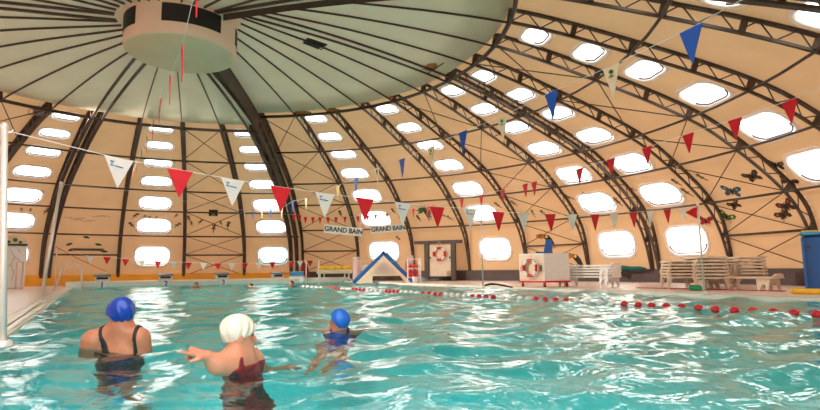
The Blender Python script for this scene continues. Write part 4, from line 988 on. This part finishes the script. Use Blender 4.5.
# ================================================================= SWIMMERS
def surface(f, lo, hi, h):
    """closed surface of a signed distance function by surface nets"""
    lo = np.array(lo, float); n = np.ceil((np.array(hi)-lo)/h).astype(int)+1
    ax = [lo[i]+h*np.arange(n[i]) for i in range(3)]
    X, Y, Z = np.meshgrid(*ax, indexing='ij'); V = f(X, Y, Z).astype(np.float32); ins = V < 0
    c = np.zeros(tuple(n-1), int)
    for a in (0, 1):
        for b in (0, 1):
            for d in (0, 1): c += ins[a:n[0]-1+a, b:n[1]-1+b, d:n[2]-1+d]
    act = (c > 0) & (c < 8); I = np.argwhere(act); idm = -np.ones(act.shape, int); idm[act] = np.arange(len(I))
    acc = np.zeros((len(I), 3)); cnt = np.zeros(len(I))
    E = [((a, b, d), ax_) for ax_ in range(3) for a in (0, 1) for b in (0, 1) for d in (0, 1) if (a, b, d)[ax_] == 0]
    for off, ax_ in E:
        o2 = list(off); o2[ax_] = 1; p = I+np.array(off); q = I+np.array(o2)
        v0 = V[p[:, 0], p[:, 1], p[:, 2]]; v1 = V[q[:, 0], q[:, 1], q[:, 2]]; m = (v0 < 0) != (v1 < 0)
        t = np.where(m, v0/np.where(np.abs(v0-v1) < 1e-9, 1, v0-v1), 0)
        pos = p.astype(float); pos[:, ax_] += t; acc[m] += pos[m]; cnt[m] += 1
    P = lo+h*acc/np.maximum(cnt, 1)[:, None]; Fq = []
    for a in range(3):
        b, d = (a+1) % 3, (a+2) % 3
        sl0 = [slice(None)]*3; sl1 = [slice(None)]*3; sl0[a] = slice(0, -1); sl1[a] = slice(1, None)
        ed = np.argwhere(ins[tuple(sl0)] != ins[tuple(sl1)])
        ok = (ed[:, b] > 0) & (ed[:, d] > 0) & (ed[:, b] < n[b]-1) & (ed[:, d] < n[d]-1); ed = ed[ok]
        def cell(db, dd):
            e2 = ed.copy(); e2[:, b] -= db; e2[:, d] -= dd; return idm[e2[:, 0], e2[:, 1], e2[:, 2]]
        q = np.stack([cell(1, 1), cell(0, 1), cell(0, 0), cell(1, 0)], 1); q = q[(q >= 0).all(1)]; Fq.append(q)
    return P, np.concatenate(Fq)
def mesh_from(name, P, Fq, mt, parent=None):
    me = bpy.data.meshes.new(name); me.from_pydata(P.tolist(), [], Fq.tolist()); me.update()
    import bmesh as _bm
    b = _bm.new(); b.from_mesh(me); _bm.ops.recalc_face_normals(b, faces=b.faces); b.to_mesh(me); b.free()
    me.polygons.foreach_set('use_smooth', [True]*len(me.polygons)); me.materials.append(M[mt])
    o = bpy.data.objects.new(name, me); COL.objects.link(o)
    if parent: o.parent = parent
    return o
def cone(a, b, ra, rb):
    a, b = np.array(a, float), np.array(b, float); d = b-a; L = d@d
    def f(X, Y, Z):
        t = np.clip(((X-a[0])*d[0]+(Y-a[1])*d[1]+(Z-a[2])*d[2])/L, 0, 1)
        return np.sqrt((X-a[0]-t*d[0])**2+(Y-a[1]-t*d[1])**2+(Z-a[2]-t*d[2])**2)-(ra+(rb-ra)*t)
    return f
def ell(c, r, R=None):
    c = np.array(c, float)
    def f(X, Y, Z):
        x, y, z = X-c[0], Y-c[1], Z-c[2]
        if R is not None: x, y, z = (R[0][0]*x+R[0][1]*y+R[0][2]*z, R[1][0]*x+R[1][1]*y+R[1][2]*z, R[2][0]*x+R[2][1]*y+R[2][2]*z)
        k = np.sqrt((x/r[0])**2+(y/r[1])**2+(z/r[2])**2); return (k-1)*min(r)*np.clip(1, 1, 1)
    return f
def union(fs, k=.03):
    def f(X, Y, Z):
        out = None
        for q in fs:
            kk = k
            if isinstance(q, tuple): q, kk = q
            v = q(X, Y, Z)
            if out is None: out = v
            else:
                h = np.clip(.5+.5*(out-v)/kk, 0, 1); out = out*(1-h)+v*h-kk*h*(1-h)
        return out
    return f
def unit(v): v = np.array(v, float); return v/np.linalg.norm(v)
def head(c, face, up=(0, 0, 1), s=1.0):
    """skull, jaw, nose, brow, lips, chin and ears, looking along face"""
    c = np.array(c, float); f = unit(face); u = np.array(up, float); u = unit(u-f*(u@f)); r = np.cross(f, u); R = [r, f, u]
    P = lambda a, b, d: c+(r*a+f*b+u*d)*s
    L = [ell(P(0, -.012, .02), (.076*s, .094*s, .098*s), R), (ell(P(0, .03, -.065), (.058*s, .060*s, .062*s), R), .04), (cone(P(0, .078, -.108), P(0, .06, -.10), .018*s, .026*s), .03),
         (cone(P(0, .088, .0), P(0, .108, -.042), .008*s, .015*s), .015), (cone(P(-.035, .078, .018), P(.035, .078, .018), .011*s, .011*s), .02),
         (cone(P(-.018, .086, -.072), P(.018, .086, -.072), .008*s, .008*s), .012)]
    for sg in (-1, 1): L.append((ell(P(sg*.077, -.005, -.02), (.012*s, .022*s, .033*s), R), .012))
    eyes = [P(sg*.031, .078, -.005) for sg in (-1, 1)]
    return L, eyes, R, P
def hand(w, d, n, s=1.0, curls=(1, 1, 1, 1), side=1):
    """palm and five fingers: w wrist, d pointing direction, n back-of-hand normal, side of the thumb; curl 0 straight .. 1 closed"""
    w = np.array(w, float); d = unit(d); n = np.array(n, float); n = unit(n-d*(n@d)); t = np.cross(d, n)*side
    L = []
    for i in range(4):
        a = w+t*(.028-.018*i)*s*.6; b = w+d*.085*s+t*(.030-.020*i)*s; L.append((cone(a, b, .016*s, .0125*s), .014))
    for i, ln in enumerate((.072, .080, .074, .058)):
        k = w+d*.088*s+t*(.030-.020*i)*s; p = k; ang = 0; seg = [ln*.48, ln*.30, ln*.24]
        for j, sl in enumerate(seg):
            ang += curls[i]*(1.35 if j < 2 else .8)+.10
            dirn = d*math.cos(ang)-n*math.sin(ang); q = p+dirn*sl*s; L.append((cone(p, q, (.0105-.0012*j)*s, (.0095-.0012*j)*s), .005)); p = q
    p = w+d*.025*s+t*.030*s; q = p+(d*.6+t*.6-n*.2)*.045*s; r_ = q+(d*.85+t*.1-n*.5)*.034*s
    L += [(cone(p, q, .015*s, .012*s), .012), (cone(q, r_, .0115*s, .009*s), .006)]
    return L
def swimmer(px, py, prims, torso, cap, suit, eyes, lo, hi, h, label, skin, loc=None, suit_h=None, body=None):
    loc = gp(px, py, WZ) if loc is None else loc
    P, Fq = surface(union(prims), lo, hi, h)
    o = mesh_from('person', P, Fq, skin); o.location = loc; o.rotation_euler = (0, 0, -YAW); tag(o, label, 'person')
    if cap:
        f, l_, h_, mt, nm = cap; P, Fq = surface(f, l_, h_, .0065); mesh_from(nm, P, Fq, mt, o)
    if suit:
        reg, l_, h_, mt = suit; ft = union(torso); fb = union(body or prims); g = lambda X, Y, Z: np.maximum(np.maximum(fb(X, Y, Z)-.008, ft(X, Y, Z)-.016), reg(X, Y, Z))
        P, Fq = surface(g, l_, h_, suit_h or .009); mesh_from('swimsuit', P, Fq, mt, o)
    for q in eyes or ():
        m = MB(); m.lathe([(.010*math.sin(i*PI/6), -.010*math.cos(i*PI/6)) for i in range(7)], 10, q); m.build('eye', 'hair', o, True)
    return o
def cap_fn(Hd, c, R, r, brim_n, brim_d, ridges, amp, grow=.008):
    """cap hugging the skull: ellipsoid with folds, cut by the brim plane"""
    fh = union(Hd[:1]); e0 = ell(c, r, R); R = np.array(R); c = np.array(c, float)
    def f(X, Y, Z):
        x, y, z = X-c[0], Y-c[1], Z-c[2]
        a, b, d = (R[0][0]*x+R[0][1]*y+R[0][2]*z, R[1][0]*x+R[1][1]*y+R[1][2]*z, R[2][0]*x+R[2][1]*y+R[2][2]*z)
        th = np.arctan2(a, b); rad = np.sqrt(a*a+b*b)
        w_ = amp*np.sin(ridges*th+2.2*np.sin(16*d+th))*np.clip(rad/.09, 0, 1)*np.clip((.10-d)/.08, .25, 1)
        return np.maximum(np.minimum(e0(X, Y, Z), fh(X, Y, Z)-grow)-w_, x*brim_n[0]+y*brim_n[1]+z*brim_n[2]-brim_d)
    return f
# --- woman with the blue cap, back to us
Hd, ey, R, Pf = head((.063, .025, .322), (-.80, .58, -.12), s=1.06)
neck = [(cone((.068, .03, .12), (.066, .02, .28), .066, .060), .05)]
trap = [(cone((.068, .03, .20), (-.12, .0, .125), .055, .070), .06), (cone((.068, .03, .20), (.20, .05, .135), .055, .066), .06)]
tor = [ell((.05, .07, -.02), (.205, .125, .21))]+trap+[(ell((.05, .08, -.30), (.165, .12, .20)), .1), (ell((.05, .08, -.52), (.20, .145, .17)), .1)]
arms = [(cone((-.155, .0, .105), (-.215, .03, -.15), .078, .055), .05), (cone((-.215, .03, -.15), (-.16, .27, -.24), .052, .034), .03),
        (cone((.225, .05, .115), (.255, .11, -.15), .070, .053), .05), (cone((.255, .11, -.15), (.19, .34, -.22), .05, .033), .03)]
arms += hand((-.155, .29, -.245), (.35, .9, -.1), (0, 0, 1), 1.0, (.15, .2, .25, .3), 1)+hand((.185, .36, -.225), (-.35, .9, -.1), (0, 0, 1), 1.0, (.15, .2, .25, .3), -1)
FL = PD-WZ
legs = [(cone((-.04, .08, -.56), (-.05, .03, -.88), .10, .06), .06), (cone((-.05, .03, -.88), (-.05, .09, FL+.06), .06, .036), .03), (cone((-.05, .09, FL+.035), (-.06, -.0, FL+.03), .035, .03), .02), (cone((-.05, .09, FL+.035), (-.06, .2, FL+.025), .035, .026), .02),
        (cone((.14, .08, -.56), (.15, .04, -.88), .10, .06), .06), (cone((.15, .04, -.88), (.15, .1, FL+.06), .06, .036), .03), (cone((.15, .1, FL+.035), (.16, .22, FL+.025), .035, .026), .02)]
cap = cap_fn(Hd, (.066, .010, .345), R, (.100, .113, .110), (-.42, .36, -.83), .052, 9, .005)
def reg1(X, Y, Z):
    xl = -.070+(.21-Z)*.32; sl = np.maximum(np.abs(X-xl)-(.014+np.clip(.14-Z, 0, .2)*.16), .0-Z)
    xr = .205+(.2-Z)*.06; sr = np.maximum(np.abs(X-xr)-.015, .0-Z)
    low = Z+.045-.35*np.clip(np.abs(X-.10)-.05, 0, .2)
    front = np.maximum(.11-Y, Z-.08)
    return np.minimum(np.minimum(sl, sr), np.minimum(low, front))
swimmer(110, 349.5, Hd+neck+tor+arms+legs, tor+neck, (cap, (-.08, -.14, .22), (.21, .16, .50), 'capblue', 'swim_cap'), (reg1, (-.2, -.2, -.66), (.30, .26, .27), 'suitblack'), ey, (-.36, -.16, FL-.02), (.40, .52, .52), .010,
        'woman in a blue cap and black swimsuit standing with her back turned', 'skin', gp(110, 349.5, WZ)+Vector((0, 0, -.035)))
# --- woman with the white cap, pointing to the left
Hd, ey, R, Pf = head((.008, .03, .243), (.86, .50, -.05), up=(-.12, 0, 1), s=.96)
neck = [(cone((.035, .06, .05), (.012, .035, .18), .060, .053), .05)]
tor = [ell((.010, .10, -.05), (.100, .165, .19)), (cone((.025, .06, .09), (-.015, -.035, .07), .055, .078), .06), (cone((.025, .06, .09), (.045, .22, .05), .055, .062), .06), (ell((.03, .11, -.30), (.11, .155, .2)), .1), (ell((.05, .11, -.52), (.145, .18, .17)), .1)]
wr = np.array((-.108, -.185, .138)); hd_ = unit((-.70, -.52, .36))
arms = [(cone((-.012, -.040, .078), (-.066, -.125, .080), .078, .062), .05), (cone((-.066, -.125, .080), wr, .058, .034), .03), (cone((.045, .22, .04), (.09, .38, -.12), .062, .05), .05), (cone((.09, .38, -.12), (.16, .54, -.16), .048, .032), .03)]
arms += hand(wr+hd_*.008, hd_, (.25, -.35, .9), 1.05, (.0, .95, 1.0, 1.05), -1)+hand((.17, .56, -.165), (.6, .8, -.1), (0, 0, 1), 1.0, (.15, .2, .25, .3), 1)
legs = [(cone((.0, .06, -.56), (.10, -.12, -.84), .10, .062), .06), (cone((.10, -.12, -.84), (.0, .05, FL+.06), .06, .036), .03), (cone((.0, .05, FL+.035), (.1, -.06, FL+.025), .035, .026), .02),
        (cone((.12, .16, -.56), (.24, .06, -.84), .10, .062), .06), (cone((.24, .06, -.84), (.12, .2, FL+.06), .06, .036), .03), (cone((.12, .2, FL+.035), (.24, .12, FL+.025), .035, .026), .02)]
cap = cap_fn(Hd, (.000, .022, .273), R, (.090, .108, .095), (.26, .16, -.95), .058, 11, .004)
def reg2(X, Y, Z):
    xs = -.015+(.16-Z)*.38; st = np.maximum(np.abs(X-.055-(.15-Z)*.10)-.012, np.maximum(.02-Z, Z-.125))
    low = Z-.055+.9*np.clip(.045-X, 0, .2)
    return np.minimum(st, low)
swimmer(235, 372, Hd+neck+tor+arms+legs, tor+neck, (cap, (-.14, -.13, .18), (.15, .18, .44), 'capwhite', 'swim_cap'), (reg2, (-.16, -.2, -.70), (.30, .36, .24), 'suitred'), ey, (-.36, -.34, FL-.02), (.42, .72, .44), .0075,
        'woman in a white cap and red patterned swimsuit pointing to the left', 'skinp', gp(235, 372, WZ)+Vector((0, 0, -.012)))
# --- swimmer with the bright blue cap
Hd, ey, R, Pf = head((.005, .02, .125), (-.93, .30, -.15), s=.95)
neck = [(cone((.015, .03, -.02), (.01, .02, .07), .055, .052), .05)]
tor = [ell((.015, .0, -.12), (.15, .115, .13)), (cone((.015, .02, .0), (-.12, .05, -.02), .05, .06), .06), (cone((.015, .02, .0), (.15, .05, -.02), .05, .06), .06), (ell((.02, -.22, -.20), (.12, .2, .11)), .1), (ell((.02, -.42, -.26), (.15, .17, .12)), .1)]
arms = [(cone((-.125, .05, -.015), (-.21, .18, -.02), .055, .045), .04), (cone((-.21, .18, -.02), (-.20, .42, -.05), .043, .03), .03), (cone((.155, .05, -.015), (.25, .17, -.02), .055, .045), .04), (cone((.25, .17, -.02), (.24, .40, -.05), .043, .03), .03)]
arms += hand((-.20, .43, -.05), (.0, 1, -.05), (0, 0, 1), .95, (.1, .1, .1, .15), 1)+hand((.24, .41, -.05), (0, 1, -.05), (0, 0, 1), .95, (.1, .1, .1, .15), -1)
legs = [(cone((-.05, -.5, -.28), (-.10, -.82, -.36), .085, .055), .05), (cone((-.10, -.82, -.36), (-.04, -1.16, -.34), .052, .033), .03), (cone((-.04, -1.18, -.34), (-.05, -1.34, -.37), .032, .022), .02), (cone((.09, -.5, -.28), (.15, -.82, -.36), .085, .055), .05), (cone((.15, -.82, -.36), (.09, -1.16, -.34), .052, .033), .03), (cone((.09, -1.18, -.34), (.10, -1.34, -.37), .032, .022), .02)]
cap = cap_fn(Hd, (.016, .008, .153), R, (.094, .104, .104), (-.78, .22, -.58), .040, 9, .004)
def reg3(X, Y, Z): return np.minimum(Z+.02+.4*np.clip(np.abs(X-.015)-.06, 0, .2), np.maximum(np.abs(np.abs(X-.015)-.085)-.015, -.03-Z))
swimmer(338, 332.8, Hd+neck+tor+arms+legs, tor+neck, (cap, (-.10, -.12, .02), (.14, .14, .28), 'capbright', 'swim_cap'), (reg3, (-.17, -.62, -.42), (.2, .16, .08), 'suitnavy'), ey, (-.32, -1.38, -.45), (.34, .64, .28), .010,
        'swimmer in a bright blue cap and navy swimsuit, shoulders at the surface', 'skin', gp(338, 332.8, WZ)+Vector((0, 0, -.02)))
# --- three far swimmers near the starting blocks
def far(px, dist, label, face, dz, arm=False):
    loc = azp(px, dist, WZ+dz); Hd, ey, R, Pf = head((0, 0, .12), face)
    tor = [ell((0, .02, -.25), (.18, .11, .22)), (cone((0, .02, -.05), (-.16, .02, -.12), .05, .06), .06), (cone((0, .02, -.05), (.16, .02, -.12), .05, .06), .06), (ell((0, .03, -.52), (.15, .11, .18)), .1)]
    pr = Hd+[(cone((0, .02, -.06), (0, 0, .06), .055, .052), .04)]+tor
    pr += [(cone((-.17, .02, -.12), (-.24, .05, -.36), .055, .042), .03), (cone((-.24, .05, -.36), (-.20, .2, -.5), .04, .03), .03)]+hand((-.2, .21, -.51), (.2, .8, -.4), (-1, 0, 0), 1, (.2, .2, .2, .2), 1)
    if arm: pr += [(cone((-.14, .02, -.08), (-.30, .0, .02), .06, .05), .03), (cone((-.30, .0, .02), (-.44, .06, -.10), .048, .032), .03)]+hand((-.45, .06, -.11), (-.6, .2, -.6), (0, 0, 1), 1, (.1, .1, .1, .1), 1)
    else: pr += [(cone((.17, .02, -.12), (.24, .05, -.36), .055, .042), .03), (cone((.24, .05, -.36), (.2, .2, -.5), .04, .03), .03)]+hand((.2, .21, -.51), (-.2, .8, -.4), (1, 0, 0), 1, (.2, .2, .2, .2), -1)
    pr += [(cone((-.08, .03, -.58), (-.09, .0, -.86), .085, .055), .05), (cone((-.09, 0, -.86), (-.09, .05, PD-WZ-dz+.03), .052, .035), .03), (cone((.08, .03, -.58), (.09, .0, -.86), .085, .055), .05), (cone((.09, 0, -.86), (.09, .05, PD-WZ-dz+.03), .052, .035), .03)]
    hair = cap_fn(Hd, np.array((0, 0, .12))+np.array(R[1])*-.02+np.array((0, 0, .03)), R, (.086, .098, .092), tuple(np.array(R[1])*.75-np.array(R[2])*.66), .030, 14, .002)
    zb = PD-WZ-dz-.01
    swimmer(0, 0, pr, tor, (hair, (-.13, -.14, -.02), (.13, .14, .28), 'hair', 'hair'), (lambda X, Y, Z: np.maximum(Z+.45, -.75-Z), (-.24, -.16, -.74), (.24, .2, -.40), 'suitnavy'), ey, (-.62 if arm else -.34, -.18, zb), (.34, .36, .28), .014, label, 'skinp', loc)
far(196.5, 23.6, 'bather with dark hair facing us before the orange board, right of block 2', (.2, -1, 0), -.06)
far(251, 22.6, 'black haired swimmer with one arm out, right of block 3', (-.6, -.8, -.1), -.12, True)
far(291.5, 22.4, 'dark haired boy with his head above water under the blue foam mats', (-.5, -.85, 0), -.03)
